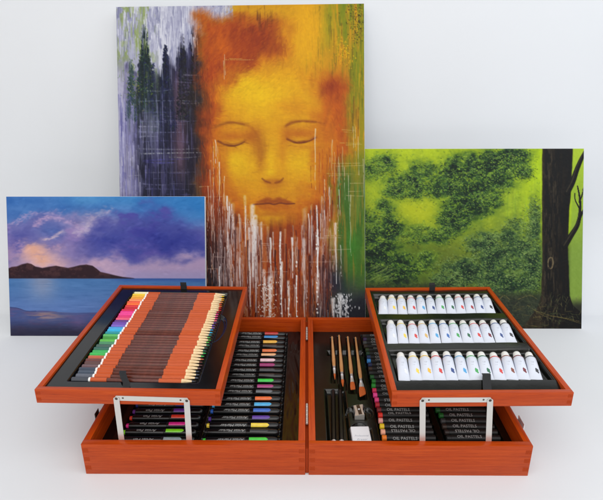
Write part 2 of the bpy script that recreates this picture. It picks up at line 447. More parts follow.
def make_marker(name, label, cat, grp, rgb, tmesh, pen):
    o = thing(name, label, cat, group=grp)
    bar = lathe_obj('barrel', [(-.1375, .0050), (-.1365, .0062), (-.128, .0068), (-.064, .0070), (-.063, .0066)], M_PEN, o, n=18)
    cap = lathe_obj('cap', [(-.0628, .0070), (-.062, .0076), (-.012, .0076), (-.006, .0070), (-.0015, .0052), (0, .003)], M_PEN, o, n=18)
    bm = bmesh.new()                                                       # colour plate on the cap, rounded towards its free end
    x0, x1 = (-.0585, -.0240) if pen else (-.0555, -.0200)
    n = 10; top = []
    for i in range(n + 1):
        t = i / n; x = x0 + (x1 - x0) * t
        w = .0040 * min(1, math.sqrt(max(.02, 1 - max(0, (t - .82) / .18) ** 2)))
        row = []
        for j in range(7):
            a = -1 + 2 * j / 6; yy = a * w
            row.append((x, yy, .0086 - .9 * yy * yy / .0076 - (.0010 if t > .93 else 0)))
        top.append(row)
    V = [[bm.verts.new(c) for c in r] for r in top]; B = [[bm.verts.new((c[0], c[1], c[2] - .0022)) for c in r] for r in top]
    for i in range(n):
        for j in range(6):
            bm.faces.new((V[i][j], V[i + 1][j], V[i + 1][j + 1], V[i][j + 1])); bm.faces.new((B[i][j], B[i][j + 1], B[i + 1][j + 1], B[i + 1][j]))
        for j in (0, 6): bm.faces.new((V[i][j], B[i][j], B[i + 1][j], V[i + 1][j]))
    for i in (0, n):
        for j in range(6): bm.faces.new((V[i][j], V[i][j + 1], B[i][j + 1], B[i][j]))
    clip = bm_obj('clip', bm, colmat(rgb, 'gloss', .25), cap, smooth=True)
    clip.matrix_local = Matrix.Rotation(math.radians(26), 4, 'X')
    lathe_obj('end_plug', [(-.1435, .0030), (-.1428, .0042), (-.1385, .0046), (-.1374, .0046)], colmat(rgb, 'gloss', .25), o, n=14)
    place_text('lettering', tmesh, M_INK, bar, -.0905 if not pen else -.096, .00705, math.radians(30), True)
    return o
def marker_row(cols, name, kind, xr, tmesh, pen, grp, where):
    first = None
    for k, (cn, rgb) in enumerate(cols):
        lab = 'black %s with %s clip, %s from the front %s' % (kind, cn, ORD[k], where)
        M = Matrix.Translation((xr + R.uniform(-.001, .001), MK_Y[k] + R.uniform(-.0007, .0007), ZL + .0026)) @ Matrix.Rotation(R.uniform(-.008, .008), 4, 'Z') @ Matrix.Rotation(R.uniform(-.28, .22), 4, 'X')
        if first is None:
            first = make_marker(name, lab, kind, grp, rgb, tmesh, pen); first.matrix_world = M
        else:
            r = dup(first, lab, grp, M)
            for ch in r.children_recursive:
                if ch.name.split('.')[0] in ('clip', 'end_plug'):
                    ch.data = ch.data.copy(); ch.data.materials[0] = colmat(rgb, 'gloss', .25)
marker_row(MARKERS, 'marker', 'marker', -.0535, T_MARK, False, 'markers in the left half of the case', 'of its column')
marker_row(PENS, 'pen', 'pen', -.2115, T_PEN, True, 'pens in the shade of the left tray', 'behind the left bracket')

# ------------------------------------------------------------------ oil pastels in the right half
PAST1 = [('orange', (240, 126, 30)), ('peach', (236, 170, 140)), ('yellow', (232, 196, 30)), ('pale pink', (232, 160, 150)), ('red', (220, 44, 30)), ('dark red', (120, 26, 28)),
         ('crimson', (176, 26, 44)), ('pink', (232, 66, 130)), ('hot pink', (240, 70, 150)), ('rose', (214, 44, 90)), ('grass green', (36, 140, 44)), ('green', (30, 116, 36)),
         ('dark green', (26, 84, 34)), ('black', (30, 30, 30)), ('brown', (60, 40, 30)), ('navy', (30, 40, 80)), ('blue', (60, 140, 210)), ('dark blue', (30, 50, 90)),
         ('deep green', (24, 60, 36)), ('olive', (44, 60, 30)), ('umber', (50, 38, 30)), ('grey', (70, 70, 70)), ('violet', (60, 40, 80)), ('dark brown', (44, 32, 28))]
PAST2 = [('black', (26, 26, 26)), ('dark brown', (44, 32, 28)), ('umber', (52, 38, 30)), ('grey', (60, 60, 60)), ('green', (26, 104, 36)), ('dark green', (28, 92, 36)), ('navy', (28, 36, 70)), ('brown', (60, 40, 30)), ('violet', (52, 36, 70))]
T_OIL = text_mesh('OIL PASTELS', .0460, .0054, 0., .0)
def make_pastel(label, grp, rgb):
    o = thing('oil_pastel', label, 'oil pastel', group=grp)
    lathe_obj('colour_tip', [(0, .0046), (.0008, .0056), (.0085, .0056)], colmat(rgb, 'wax', .5), o, n=16)
    lathe_obj('paper_wrapper', [(.0083, .0060), (.0086, .0063), (.100, .0063), (.1004, .0058)], M_WRAP, o, n=16)
    return o
def pastel_col(cols, x, grp, where):
    first = None
    for k, (cn, rgb) in enumerate(cols):
        lab = 'black oil pastel with %s tip, %s from front in the %s' % (cn, ORD[k], where)
        M = Matrix.Translation((x + R.uniform(-.0016, .0016), PA_Y[k], ZL + .0045)) @ Matrix.Rotation(R.uniform(-.012, .012), 4, 'Z')
        if first is None: o = first = make_pastel(lab, grp, rgb); o.matrix_world = M
        else:
            o = dup(first, lab, grp, M)
            for ch in list(o.children):
                nm = ch.name.split('.')[0]
                if nm == 'colour_tip': ch.data = ch.data.copy(); ch.data.materials[0] = colmat(rgb, 'wax', .5)
        o['flip'] = k in (1, 7, 12)
        rows.append(o)
rows = []
pastel_col(PAST1, .1425, 'oil pastels in the near column', 'longer pastel column')
pastel_col(PAST2, .2640, 'oil pastels in the far column', 'column behind the bracket')
for o in rows:
    place_text('lettering', T_OIL, M_INK, [c for c in o.children if c.name.startswith('paper_wrapper')][0], .0425, .0064, math.radians(R.uniform(6, 52)), bool(o['flip'])); del o['flip']

# ------------------------------------------------------------------ brushes
def brush(label, top, bot, w, flat, ang):
    top, bot = Vector((*top, ZL + .0055)), Vector((*bot, ZL + .0060)); L = (top - bot).length
    o = thing('paintbrush', label, 'paintbrush', group='paintbrushes in the right half of the case')
    d = (top - bot).normalized(); o.matrix_world = Matrix.Translation(bot) @ Matrix.Rotation(math.atan2(d.y, d.x) - math.pi / 2, 4, 'Z')
    bl = .016 + w * 1.1; fl = bl + .030
    lathe_obj('handle', [(fl - .002, .0030), (fl + .010, .0040), (fl + .028, .0044), (fl + .055, .0039), (fl + .09, .0032), (L - .006, .0023), (L - .001, .0021), (L, .0012)], M_HANDLE, o, axis=1, n=14)
    bm = bmesh.new(); n = 14; pr_ = []
    for t, a, b in ((bl - .001, w / 2, .0020 if flat else w / 2), (bl + .010, w / 2 * .9 if flat else .0030, .0026 if flat else .0030), (bl + .020, .0034, .0032), (bl + .0205, .0036, .0036), (bl + .0225, .0036, .0036), (bl + .023, .0033, .0033), (fl, .0034, .0034)):
        pr_.append([bm.verts.new((a * math.cos(2 * math.pi * i / n), t, b * math.sin(2 * math.pi * i / n))) for i in range(n)])
    for a, b in zip(pr_, pr_[1:]):
        for i in range(n): bm.faces.new((a[i], a[(i + 1) % n], b[(i + 1) % n], b[i]))
    bm_obj('ferrule', bm, M_CHROME, o, smooth=True)
    bm = bmesh.new(); rings = []
    for k in range(8):
        t = k / 7; ring = []
        for i in range(20):
            c, s = math.cos(2 * math.pi * i / 20), math.sin(2 * math.pi * i / 20)
            if flat: a = w / 2 * (1 + .22 * math.sin(t * 2.6)); b = .0020 * (1 - .8 * t) + .0003
            else: a = w / 2 * (1.08 * math.sin(1.7 + 1.35 * t) + .06); b = a
            yy = bl * (1 - t) + (c * ang * t * w if flat else 0) + (R.uniform(-.0006, .0006) if k == 7 else 0)
            ring.append(bm.verts.new((a * c, yy, b * s)))
        rings.append(ring)
    for a, b in zip(rings, rings[1:]):
        for i in range(20): bm.faces.new((a[i], a[(i + 1) % 20], b[(i + 1) % 20], b[i]))
    bm.faces.new(rings[-1]); bm.faces.new(rings[0][::-1])
    bm_obj('bristles', bm, M_BRISTLE, o, smooth=True)
brush('thinnest wooden paintbrush with tiny round rust tip, beside the case hinge', (.0648, .4328), (.0628, .2442), .0042, False, 0)
brush('pale wooden paintbrush with pointed round rust bristles, second from the hinge', (.0832, .4400), (.0789, .2181), .0062, False, 0)
brush('wooden paintbrush with narrow flat rust bristles, between two other brushes', (.1051, .4330), (.0999, .2074), .0090, True, .15)
brush('wooden paintbrush with the widest angled rust bristles, beside the oil pastels', (.1248, .4296), (.1189, .1864), .0118, True, .45)

# ------------------------------------------------------------------ two black drawing pencils with silver ends
for (xa, xb), lab in (((.0570, .0505), 'black drawing pencil with silver end, the one nearer the case hinge'), ((.0720, .0652), 'black drawing pencil with silver end, the one nearer the white eraser')):
    o = thing('drawing_pencil', lab, 'pencil', group='black drawing pencils below the brushes')
    o.matrix_world = Matrix.Translation((xb, .040, ZL + .0005)) @ Matrix.Rotation(math.atan2(xb - xa, .168), 4, 'Z')
    lathe_obj('barrel', [(.010, .0047), (.170, .0047), (.1705, .0043)], M_PEN, o, axis=1, n=6, rot0=0)
    lathe_obj('end_cap', [(0, .0036), (.001, .0049), (.0125, .0050)], M_CHROME, o, axis=1, n=16)

# ------------------------------------------------------------------ sharpener
sh = thing('pencil_sharpener', 'small silver metal pencil sharpener between brushes and white eraser', 'pencil sharpener', (.1058, .1355, ZL - .0025))
bm = bmesh.new(); N = 13; rows_ = []
for i in range(N):
    y = -.0165 + .033 * i / (N - 1); t = (i / (N - 1) - .5) * 2
    hw = .0098 - .0016 * max(0, 1 - (t / .75) ** 2)
    rows_.append([bm.verts.new(c) for c in ((-hw, y, 0), (hw, y, 0), (hw, y, .0115), (hw - .0008, y, .0125), (-hw + .0008, y, .0095), (-hw, y, .0085))])
for a, b in zip(rows_, rows_[1:]):
    for i in range(6): bm.faces.new((a[i], a[(i + 1) % 6], b[(i + 1) % 6], b[i]))
bm.faces.new(rows_[0]); bm.faces.new(rows_[-1][::-1])
bm_obj('sharpener_body', bm, M_STEEL, sh)
bm = bmesh.new(); box(bm, -.0034, .0034, -.0145, .0150, -.0003, .0004, .0001)
bl = bm_obj('blade', bm, M_DARKSTEEL, sh); bl.matrix_local = Matrix.Translation((.0004, 0, .0117)) @ Matrix.Rotation(-.165, 4, 'Y') @ Matrix.Rotation(.10, 4, 'Z')
bm = bmesh.new(); lathe(bm, [(0, .0024), (.0009, .0024), (.0012, .0018)], axis=2, n=16); box(bm, -.0019, .0019, -.0003, .0003, .0011, .00135)
sc = bm_obj('screw', bm, M_CHROME, sh, smooth=True); sc.matrix_local = Matrix.Translation((.0002, .001, .0120)) @ Matrix.Rotation(-.165, 4, 'Y')

# ------------------------------------------------------------------ eraser
er = thing('eraser', 'white block eraser with faint grey lettering at the front of the case', 'eraser', (.1030, .0515, ZL - .0025), (0, 0, .03))
bm = bmesh.new(); box(bm, -.0178, .0178, -.033, .033, 0, .0125, .0022, seg=3); bm_obj('eraser_block', bm, M_ERASER, er, smooth=True)
for y, tx, w in ((.0060, 'Professional', .027), (-.0040, 'Eraser', .020)):
    o = mesh_obj('lettering', text_mesh(tx, w, .0046, .3, 0.), M_GREYINK, er); o.location = (.001, y, .01255)

# ------------------------------------------------------------------ paint tubes on the right tray
TC = {'white': (235, 236, 238), 'yellow': (244, 210, 70), 'golden yellow': (238, 184, 56), 'red': (216, 56, 52), 'light blue': (70, 160, 218), 'navy': (44, 66, 128),
      'green': (60, 160, 76), 'dark green': (34, 94, 60), 'dark red': (160, 40, 48), 'black': (44, 44, 50), 'brown': (128, 62, 46), 'blue': (52, 100, 176), 'ochre': (222, 176, 90), 'maroon': (112, 36, 44)}
TUBES = [['white', 'yellow', 'golden yellow', 'red', 'light blue', 'navy', 'green', 'dark green', 'red', 'dark red', 'navy', 'black'],
         ['white', 'yellow', 'red', 'ochre', 'light blue', 'blue', 'green', 'dark green', 'red', 'maroon', 'navy', 'black'],
         ['white', 'yellow', 'golden yellow', 'red', 'navy', 'light blue', 'green', 'dark green', 'red', 'brown', 'maroon', 'black']]
TL = .085
def pale(c, t): return tuple(int(v + (232 - v) * t) for v in c)
def tube_sec(y):
    """half width and half height of the tube body at distance y from the crimp"""
    t = min(1, max(0, y / .062)); s = t * t * (3 - 2 * t)
    return .0110 - .0007 * s, .0011 + .0085 * s ** .75
def tube_z(x, y):
    a, b = tube_sec(y); zc = .0095 - .35 * (.0096 - b)
    return zc + b * math.sqrt(max(0, 1 - (x / a) ** 2))
def make_tube(label, grp, rgb):
    o = thing('paint_tube', label, 'paint tube', group=grp)
    bm = bmesh.new(); n = 20; rings = []
    for y in (0, .0006, .005, .006, .014, .022, .030, .038, .046, .054, .062, .0655, .068, .0698, .0705):
        a, b = tube_sec(y)
        if y > .062: f = 1 - ((y - .062) / .0105) ** 2 * .55; a *= f; b *= f
        zc = .0095 - .35 * (.0096 - b) if y <= .062 else .0095
        if y < .0055: b = .0011
        rings.append([bm.verts.new((a * math.cos(2 * math.pi * i / n), y, zc + b * math.sin(2 * math.pi * i / n))) for i in range(n)])
    for a, b in zip(rings, rings[1:]):
        for i in range(n): bm.faces.new((a[i], a[(i + 1) % n], b[(i + 1) % n], b[i]))
    bm.faces.new(rings[0]); bm.faces.new(rings[-1][::-1])
    body = bm_obj('tube_body', bm, M_TUBE, o, smooth=True)
    bm = bmesh.new(); rr = []
    for y in (.0618, .0622, .0650, .0672, .0676):
        f = 1 - max(0, (y - .062) / .0105) ** 2 * .55
        r = (.0102 if y in (.0618, .0676) else .0105) * f
        rr.append([bm.verts.new((r * 1.0 * math.cos(2 * math.pi * i / n), y, .0095 + r * .945 * math.sin(2 * math.pi * i / n))) for i in range(n)])
    for a, b in zip(rr, rr[1:]):
        for i in range(n): bm.faces.new((a[i], a[(i + 1) % n], b[(i + 1) % n], b[i]))
    bm_obj('colour_band', bm, colmat(pale(rgb, .25), 'band', .4), o, smooth=True)
    bm = bmesh.new(); lathe(bm, [(.0700, .0068), (.0706, .0078), (.080, .0073), (.0838, .0068), (.0850, .0056)], axis=1, n=20, M=Matrix.Translation((0, 0, .0095)))
    bm_obj('cap', bm, M_WHITEPAINT, o, smooth=True)
    bm = bmesh.new(); rnd = random.Random(3)                                # brush dab of the paint colour printed on the body
    m_ = 9; cx, cy = .0042, .0235
    grid = []
    for i in range(m_):
        row = []
        for j in range(5):
            t = i / (m_ - 1); u = (j / 4 - .5) * 2
            hw = .0027 * math.sin(math.pi * (.10 + .82 * t ** 1.4)) * (1 + .35 * math.sin(9 * t + 2 * u))
            x = cx + u * hw + (t - .5) * -.0045; y = cy + (t - .5) * .0105 + u * .0016
            row.append(bm.verts.new((x, y, tube_z(x, y) + .00016)))
        grid.append(row)
    for a, b in zip(grid, grid[1:]):
        for j in range(4): bm.faces.new((a[j], a[j + 1], b[j + 1], b[j]))
    bm_obj('colour_dab', bm, colmat(pale(rgb, .12), 'band', .4), body, smooth=True)
    bm = bmesh.new()                                                        # faint grey print
    for y, x0, x1 in ((.0455, -.0035, .0035), (.0430, -.0030, .0024), (.0375, -.0040, .0012)):
        k = 6; vs = []
        for i in range(k + 1):
            x = x0 + (x1 - x0) * i / k
            vs.append((bm.verts.new((x, y, tube_z(x, y) + .00014)), bm.verts.new((x, y + .0009, tube_z(x, y + .0009) + .00014))))
        for i in range(k):
            if i % 2 == 0 or i == 3: bm.faces.new((vs[i][0], vs[i + 1][0], vs[i + 1][1], vs[i][1]))
    bm_obj('print', bm, M_GREYINK, body)
    return o
TM_R = tray_r.matrix_world.copy(); T0 = None
ROWN = ['back row', 'middle row', 'front row']
XT = [(-.1190, .1310, -.1275, .1178), (-.1193, .1285, -.1262, .1175), (-.1190, .1311, -.1255, .1135)]
for r_, row in enumerate(TUBES):
    xa, xb, xc, xd = XT[r_]; yt, yb = TUBE_ROWS[r_]
    for k, cn in enumerate(row):
        lab = 'white paint tube with %s band, %s from the left in the %s' % (cn, ORD[k], ROWN[r_])
        if cn == 'white': lab = 'plain all white paint tube, leftmost in the %s' % ROWN[r_]
        grp = 'paint tubes in the right tray'
        top = Vector((xa + (xb - xa) * k / 11, yt, 0)); bot = Vector((xc + (xd - xc) * k / 11, yb, 0))
        d = top - bot; ang = math.atan2(-d.x, d.y) + R.uniform(-.016, .016)
        M = TM_R @ Matrix.Translation((bot.x, bot.y + R.uniform(-.001, .001), -.0152)) @ Matrix.Rotation(ang, 4, 'Z') @ Matrix.Rotation(R.uniform(-.09, .09), 4, 'Y') @ Matrix.Rotation(R.uniform(-.015, .02), 4, 'X')
        if T0 is None: T0 = o = make_tube(lab, grp, TC[cn]); o.matrix_world = M
        else:
            o = dup(T0, lab, grp, M)
            for ch in o.children_recursive:
                if ch.name.split('.')[0] in ('colour_band', 'colour_dab'):
                    ch.data = ch.data.copy(); ch.data.materials[0] = colmat(pale(TC[cn], .25 if ch.name.startswith('colour_band') else .12), 'band', .4)

# ------------------------------------------------------------------ the three canvases
def vn(x, y, seed):
    t = np.random.RandomState(seed).rand(256, 256)
    xi = np.floor(x).astype(int); yi = np.floor(y).astype(int); fx = x - xi; fy = y - yi
    fx = fx * fx * (3 - 2 * fx); fy = fy * fy * (3 - 2 * fy)
    g = lambda a, b: t[(yi + b) & 255, (xi + a) & 255]
    return (g(0, 0) * (1 - fx) + g(1, 0) * fx) * (1 - fy) + (g(0, 1) * (1 - fx) + g(1, 1) * fx) * fy
def fbm(x, y, seed, octv=4):
    s = 0; a = .5; n = 0
    for o in range(octv):
        s = s + a * vn(x, y, seed + o); n += a; a *= .55; x = x * 2.03 + 7; y = y * 2.03 + 3
    return s / n

class Paint:
    """A painted surface in its own flat coordinates (X across, Y down)."""
    def __init__(s, x0, x1, y0, y1, step):
        s.x0, s.y0, s.x1, s.y1 = x0, y0, x1, y1
        s.nx, s.ny = int((x1 - x0) / step) + 1, int((y1 - y0) / step) + 1
        s.dx, s.dy = (x1 - x0) / (s.nx - 1), (y1 - y0) / (s.ny - 1)
        s.X, s.Y = np.meshgrid(np.linspace(x0, x1, s.nx), np.linspace(y0, y1, s.ny))
        s.C = np.zeros((s.ny, s.nx, 3)); s.H = np.zeros((s.ny, s.nx))
    def fill(s, mask, rgb):
        m = np.clip(mask, 0, 1)[..., None]; s.C = s.C * (1 - m) + np.asarray(rgb, float) * m
    def win(s, xa, xb, ya, yb):
        i0 = max(0, int((xa - s.x0) / s.dx)); i1 = min(s.nx, int((xb - s.x0) / s.dx) + 2)
        j0 = max(0, int((ya - s.y0) / s.dy)); j1 = min(s.ny, int((yb - s.y0) / s.dy) + 2)
        return (slice(j0, j1), slice(i0, i1)) if i1 > i0 and j1 > j0 else None
    def dab(s, cx, cy, L, W, ang, rgb, a=1., h=0., hard=.5):
        r = max(L, W) * 1.1 + s.dx; w = s.win(cx - r, cx + r, cy - r, cy + r)
        if w is None: return
        X, Y = s.X[w] - cx, s.Y[w] - cy; c, n = math.cos(ang), math.sin(ang)
        q = ((X * c + Y * n) / L) ** 2 + ((-X * n + Y * c) / W) ** 2
        m = a * (1 - sm(hard, 1., np.sqrt(q)))
        s.C[w] = s.C[w] * (1 - m[..., None]) + np.asarray(rgb, float) * m[..., None]; s.H[w] += h * m
    def line(s, pts, w0, rgb, a=1., h=0., soft=.6, w1=None, rough=0., seed=0):
        """a stroke along pts, width w0 -> w1, broken up along its length by rough."""
        pts = np.asarray(pts, float); m_ = max(w0, w1 or w0) * 1.6 + s.dx
        w = s.win(pts[:, 0].min() - m_, pts[:, 0].max() + m_, pts[:, 1].min() - m_, pts[:, 1].max() + m_)
        if w is None: return
        X, Y = s.X[w], s.Y[w]; best = np.full(X.shape, 1e9); par = np.zeros(X.shape); n = len(pts) - 1
        for i in range(n):
            d = pts[i + 1] - pts[i]; L = d @ d + 1e-9
            t = np.clip(((X - pts[i, 0]) * d[0] + (Y - pts[i, 1]) * d[1]) / L, 0, 1)
            e = np.hypot(X - pts[i, 0] - t * d[0], Y - pts[i, 1] - t * d[1]); k = e < best
            best = np.where(k, e, best); par = np.where(k, (i + t) / n, par)
        ww = w0 + ((w1 if w1 is not None else w0) - w0) * par
        m = a * (1 - sm(1 - soft, 1., best / np.maximum(ww, .05)))
        if rough: m = m * sm(rough - .18, rough + .12, fbm(X * .9 + seed * 3.1, Y * .28, 900 + seed % 40, 3))
        s.C[w] = s.C[w] * (1 - m[..., None]) + np.asarray(rgb, float) * m[..., None]; s.H[w] += h * m

def curve(pts, n=24):
    """Catmull-Rom through pts."""
    p = [np.asarray(q, float) for q in pts]; p = [2 * p[0] - p[1]] + p + [2 * p[-1] - p[-2]]; out = []
    for i in range(1, len(p) - 2):
        for k in range(n // (len(p) - 3) + 1):
            t = k / (n // (len(p) - 3) + 1)
            out.append(.5 * (2 * p[i] + (p[i + 1] - p[i - 1]) * t + (2 * p[i - 1] - 5 * p[i] + 4 * p[i + 1] - p[i + 2]) * t * t + (3 * p[i] - p[i - 1] - 3 * p[i + 1] + p[i + 2]) * t ** 3))
    out.append(p[-2]); return np.array(out)

def above(X, Y, pts, soft=1.):
    """1 where Y lies below the profile pts (larger Y), 0 above it."""
    pts = np.asarray(pts, float); return sm(-soft, soft, Y - np.interp(X, pts[:, 0], pts[:, 1]))

M_PAINT = bpy.data.materials.new('brushed_oil_paint'); M_PAINT.use_nodes = True
_nt = M_PAINT.node_tree; _b = _nt.nodes['Principled BSDF']
_at = _nt.nodes.new('ShaderNodeAttribute'); _at.attribute_name = 'pigment'
_nt.links.new(_at.outputs['Color'], _b.inputs['Base Color'])
_b.inputs['Roughness'].default_value = .42; _b.inputs['Specular IOR Level'].default_value = .16
_tc = _nt.nodes.new('ShaderNodeTexCoord'); _wv = []
for _d in ('X', 'Z'):                                                       # canvas weave
    _w = _nt.nodes.new('ShaderNodeTexWave'); _w.bands_direction = _d; _w.inputs['Scale'].default_value = 190; _w.inputs['Distortion'].default_value = .6
    _nt.links.new(_tc.outputs['Object'], _w.inputs['Vector']); _wv.append(_w)
_ad = _nt.nodes.new('ShaderNodeMath'); _nt.links.new(_wv[0].outputs['Fac'], _ad.inputs[0]); _nt.links.new(_wv[1].outputs['Fac'], _ad.inputs[1])
_bp = _nt.nodes.new('ShaderNodeBump'); _bp.inputs['Strength'].default_value = .22; _bp.inputs['Distance'].default_value = .0006
_nt.links.new(_ad.outputs['Value'], _bp.inputs['Height']); _nt.links.new(_bp.outputs['Normal'], _b.inputs['Normal'])

def canvas(p, label, xc, y, w, h, lean, gain, roll=0., th=.016):
    o = thing('canvas_painting', label, 'painting', (xc, y, 0), (-math.radians(lean), roll, 0))
    bm = bmesh.new(); box(bm, -w / 2, w / 2, .0006, th, 0, h, .0012); bm_obj('stretched_canvas', bm, M_CANVASBACK, o, smooth=True)
    s = p.C / 255.; g_ = s.mean(-1, keepdims=True); s = g_ + (s - g_) * 1.0; s = np.clip(s + .16 * (s - .42), 0, 1); lc = np.where(s <= .04045, s / 12.92, ((s + .055) / 1.055) ** 2.4) * np.asarray(gain)
    lc = np.clip(lc, .004, .9)
    u = (p.X - p.x0) / (p.x1 - p.x0); v = (p.Y - p.y0) / (p.y1 - p.y0)
    edge = np.minimum(np.minimum(u, 1 - u) * w, np.minimum(v, 1 - v) * h)
    H = (p.H - p.H.min()) * sm(0, .004, edge)
    yy = -.0002 - H + .0006 * (1 - sm(0, .0012, edge))
    P = np.stack([(u - .5) * (w - .001), yy, (1 - v) * (h - .001) + .0005], -1).reshape(-1, 3)
    me = grid_mesh('painted_face', P, p.nx, p.ny); me.flip_normals()
    a = me.color_attributes.new('pigment', 'FLOAT_COLOR', 'POINT')
    a.data.foreach_set('color', np.concatenate([lc.reshape(-1, 3), np.ones((p.nx * p.ny, 1))], 1).astype(np.float32).ravel())
    mesh_obj('painted_face', me, M_PAINT, o)
    return o

def mixc(a, b, t): return tuple(x + (y - x) * t for x, y in zip(a, b))

# ---- seascape at dusk
def seascape():
    p = Paint(5.5, 204.8, 196.5, 336, .55); X, Y = p.X, p.Y; q = R
    n1 = fbm(X * .035, Y * .06, 11, 5); n2 = fbm(X * .09, Y * .13, 21, 4); n3 = fbm(X * .3, Y * .4, 31, 3)
    wx = X + 14 * (n1 - .5) + 8 * (n2 - .5); wy = Y + 12 * (n1 - .5) + 9 * (n2 - .5)
    t = sm(196, 275, Y)[..., None]
    p.C = np.array((62, 116, 186.)) * (1 - t) + np.array((140, 132, 186.)) * t
    p.fill(.75 * sm(120, 200, X) * (1 - sm(200, 228, wy)), (40, 128, 196))
    p.fill(.65 * sm(40, 90, X) * (1 - sm(130, 160, X)) * (1 - sm(196, 214, Y)), (74, 152, 208))
    # broad lavender clouds on the left
    p.fill(.8 * above(wx, wy, [(5, 222), (30, 214), (50, 212), (80, 216), (110, 216), (210, 230)], 5), (112, 106, 170))
    p.fill(.75 * sm(.50, .64, n1) * sm(206, 222, Y) * (1 - sm(60, 120, X)), (150, 128, 184))
    p.fill(.8 * np.exp(-(((wx - 90) / 24) ** 2 + ((wy - 224) / 12) ** 2)), (168, 156, 190))
    p.fill(.5 * np.exp(-(((wx - 76) / 18) ** 2 + ((wy - 240) / 14) ** 2)), (150, 120, 180))
    p.fill(.8 * np.exp(-(((wx - 20) / 14) ** 2 + ((wy - 240) / 12) ** 2)), (84, 86, 164))
    p.fill(.75 * np.exp(-(((wx - 50) / 13) ** 2 + ((wy - 229) / 7) ** 2)), (62, 92, 168))
    def wisp(pts, c, w, n):
        c_ = curve(pts, 40)
        for k in range(n):
            x, y = c_[q.randrange(len(c_))]; p.dab(x + q.gauss(0, w), y + q.gauss(0, w * .6), q.uniform(1.2, 4.), q.uniform(.6, 1.6), q.uniform(-.7, .3), mixc(c, (150, 130, 186), q.random() * .6), q.uniform(.15, .5), .0001, .1)
    wisp([(34, 226), (40, 219), (54, 217), (70, 222), (80, 228)], (196, 164, 196), 2., 170); wisp([(42, 239), (52, 237), (62, 230)], (204, 182, 190), 1.1, 70); wisp([(8, 225), (20, 218), (34, 213), (60, 212)], (172, 154, 196), 2.2, 120); wisp([(78, 236), (86, 226), (96, 216), (110, 210)], (190, 180, 196), 4, 200); wisp([(14, 244), (24, 252), (40, 250), (60, 246)], (178, 140, 176), 3.5, 160)
    p.C += (42 * (fbm(X * .075 + .6 * n1, Y * .13, 41, 5) - .5) * (1 - sm(262, 276, Y)) * (1 - sm(140, 190, X) * .5))[..., None] * np.array((1., .85, .55))
    # the great dark cloud
    prof = [(50, 258), (84, 238), (96, 224), (112, 217), (132, 214), (152, 208), (163, 207), (172, 213), (182, 221), (192, 230), (205, 240)]
    n4 = fbm(X * .06, Y * .11, 91, 5); wx = wx + 16 * (n4 - .5); wy = wy + 22 * (n4 - .5)
    p.fill(.8 * above(wx, wy, prof, 11) * sm(58, 116, wx + .4 * (Y - 230)), (70, 78, 160)); p.fill(.6 * sm(.5, .66, n4) * above(wx, wy, prof, 9) * sm(80, 120, X), (92, 94, 172))
    p.fill(.7 * sm(.5, .66, n2 * .5 + n1 * .5) * above(wx, wy, prof, 4) * sm(90, 120, X), (84, 78, 166))
    p.fill(.75 * np.exp(-(((wx - 168) / 34) ** 2 + ((wy - 240) / 12) ** 2)), (42, 52, 146))
    p.fill(.6 * np.exp(-(((wx - 110) / 16) ** 2 + ((wy - 243) / 8) ** 2)), (46, 58, 150))
    p.fill(.5 * np.exp(-(((wx - 146) / 22) ** 2 + ((wy - 250) / 6) ** 2)), (110, 88, 170))
    # pink band over the horizon and the warm glow
    p.fill(.85 * sm(252, 272, wy + .06 * (X - 100)), (186, 158, 186))
    p.fill(.6 * sm(266, 276, Y) * sm(90, 140, X), (150, 144, 190))
    p.fill(.95 * np.exp(-(((wx - 40) / 30) ** 2 + ((wy - 259) / 10) ** 2)), (222, 176, 176))
    p.fill(.9 * np.exp(-(((wx - 35) / 11) ** 2 + ((wy - 253) / 6) ** 2)), (230, 170, 144))
    p.fill(.7 * np.exp(-(((wx - 100) / 20) ** 2 + ((wy - 268) / 5) ** 2)), (204, 168, 188))
    for k in range(900):                                                     # soft cloudy brushwork
        x, y = q.uniform(6, 204), q.uniform(197, 274); j, i = int((y - p.y0) / p.dy), int((x - p.x0) / p.dx)
        c = p.C[j, i] + q.uniform(-13, 13); p.dab(x, y, q.uniform(2, 6), q.uniform(.8, 2.2), q.uniform(-.8, .5), c, .5, 0, .1)
    # water
    W = above(X, Y, [(5, 277.6), (205, 277.9)], .5)
    tw = sm(278, 312, Y)[..., None]
    wat = np.array((74, 120, 176.)) * (1 - tw) + np.array((92, 124, 184.)) * tw
    wat = wat + 16 * (fbm(X * .03, Y * .5, 51, 4) - .5)[..., None]
    p.C = p.C * (1 - W[..., None]) + wat * W[..., None]
    p.fill(W * .7 * (1 - sm(277, 283, Y)) * sm(100, 130, X), (40, 70, 150))
    p.fill(W * .6 * np.exp(-(((X - 38) / 17) ** 2)) * (1 - sm(286, 316, Y)), (128, 150, 190))
    p.fill(W * .5 * np.exp(-(((X - 40) / 11) ** 2)) * (1 - sm(280, 306, Y)), (150, 150, 168))
    shore = curve([(5, 307), (14, 308), (24, 311), (40, 310.5), (70, 312.5), (110, 312), (205, 314)])
    S = above(X, Y, shore, .8)
    g = fbm(X * .06, Y * .45, 61, 4)
    p.fill(S * .85, (72, 84, 138)); p.fill(S * sm(.45, .65, g) * .7, (98, 88, 134)); p.fill(S * sm(316, 334, Y) * .85, (50, 46, 66))
    p.fill(S * .85 * np.exp(-(((X - 42) / 17) ** 2 + ((Y - 315.5) / 4.2) ** 2)) * sm(.35, .6, fbm(X * .07, Y * .8, 71, 3)), (178, 138, 124))
    p.fill(S * .5 * np.exp(-(((X - 76) / 9) ** 2 + ((Y - 322) / 6) ** 2)), (126, 100, 146))
    p.line(shore[:14], .7, (52, 54, 100), .6, .0001, .9)
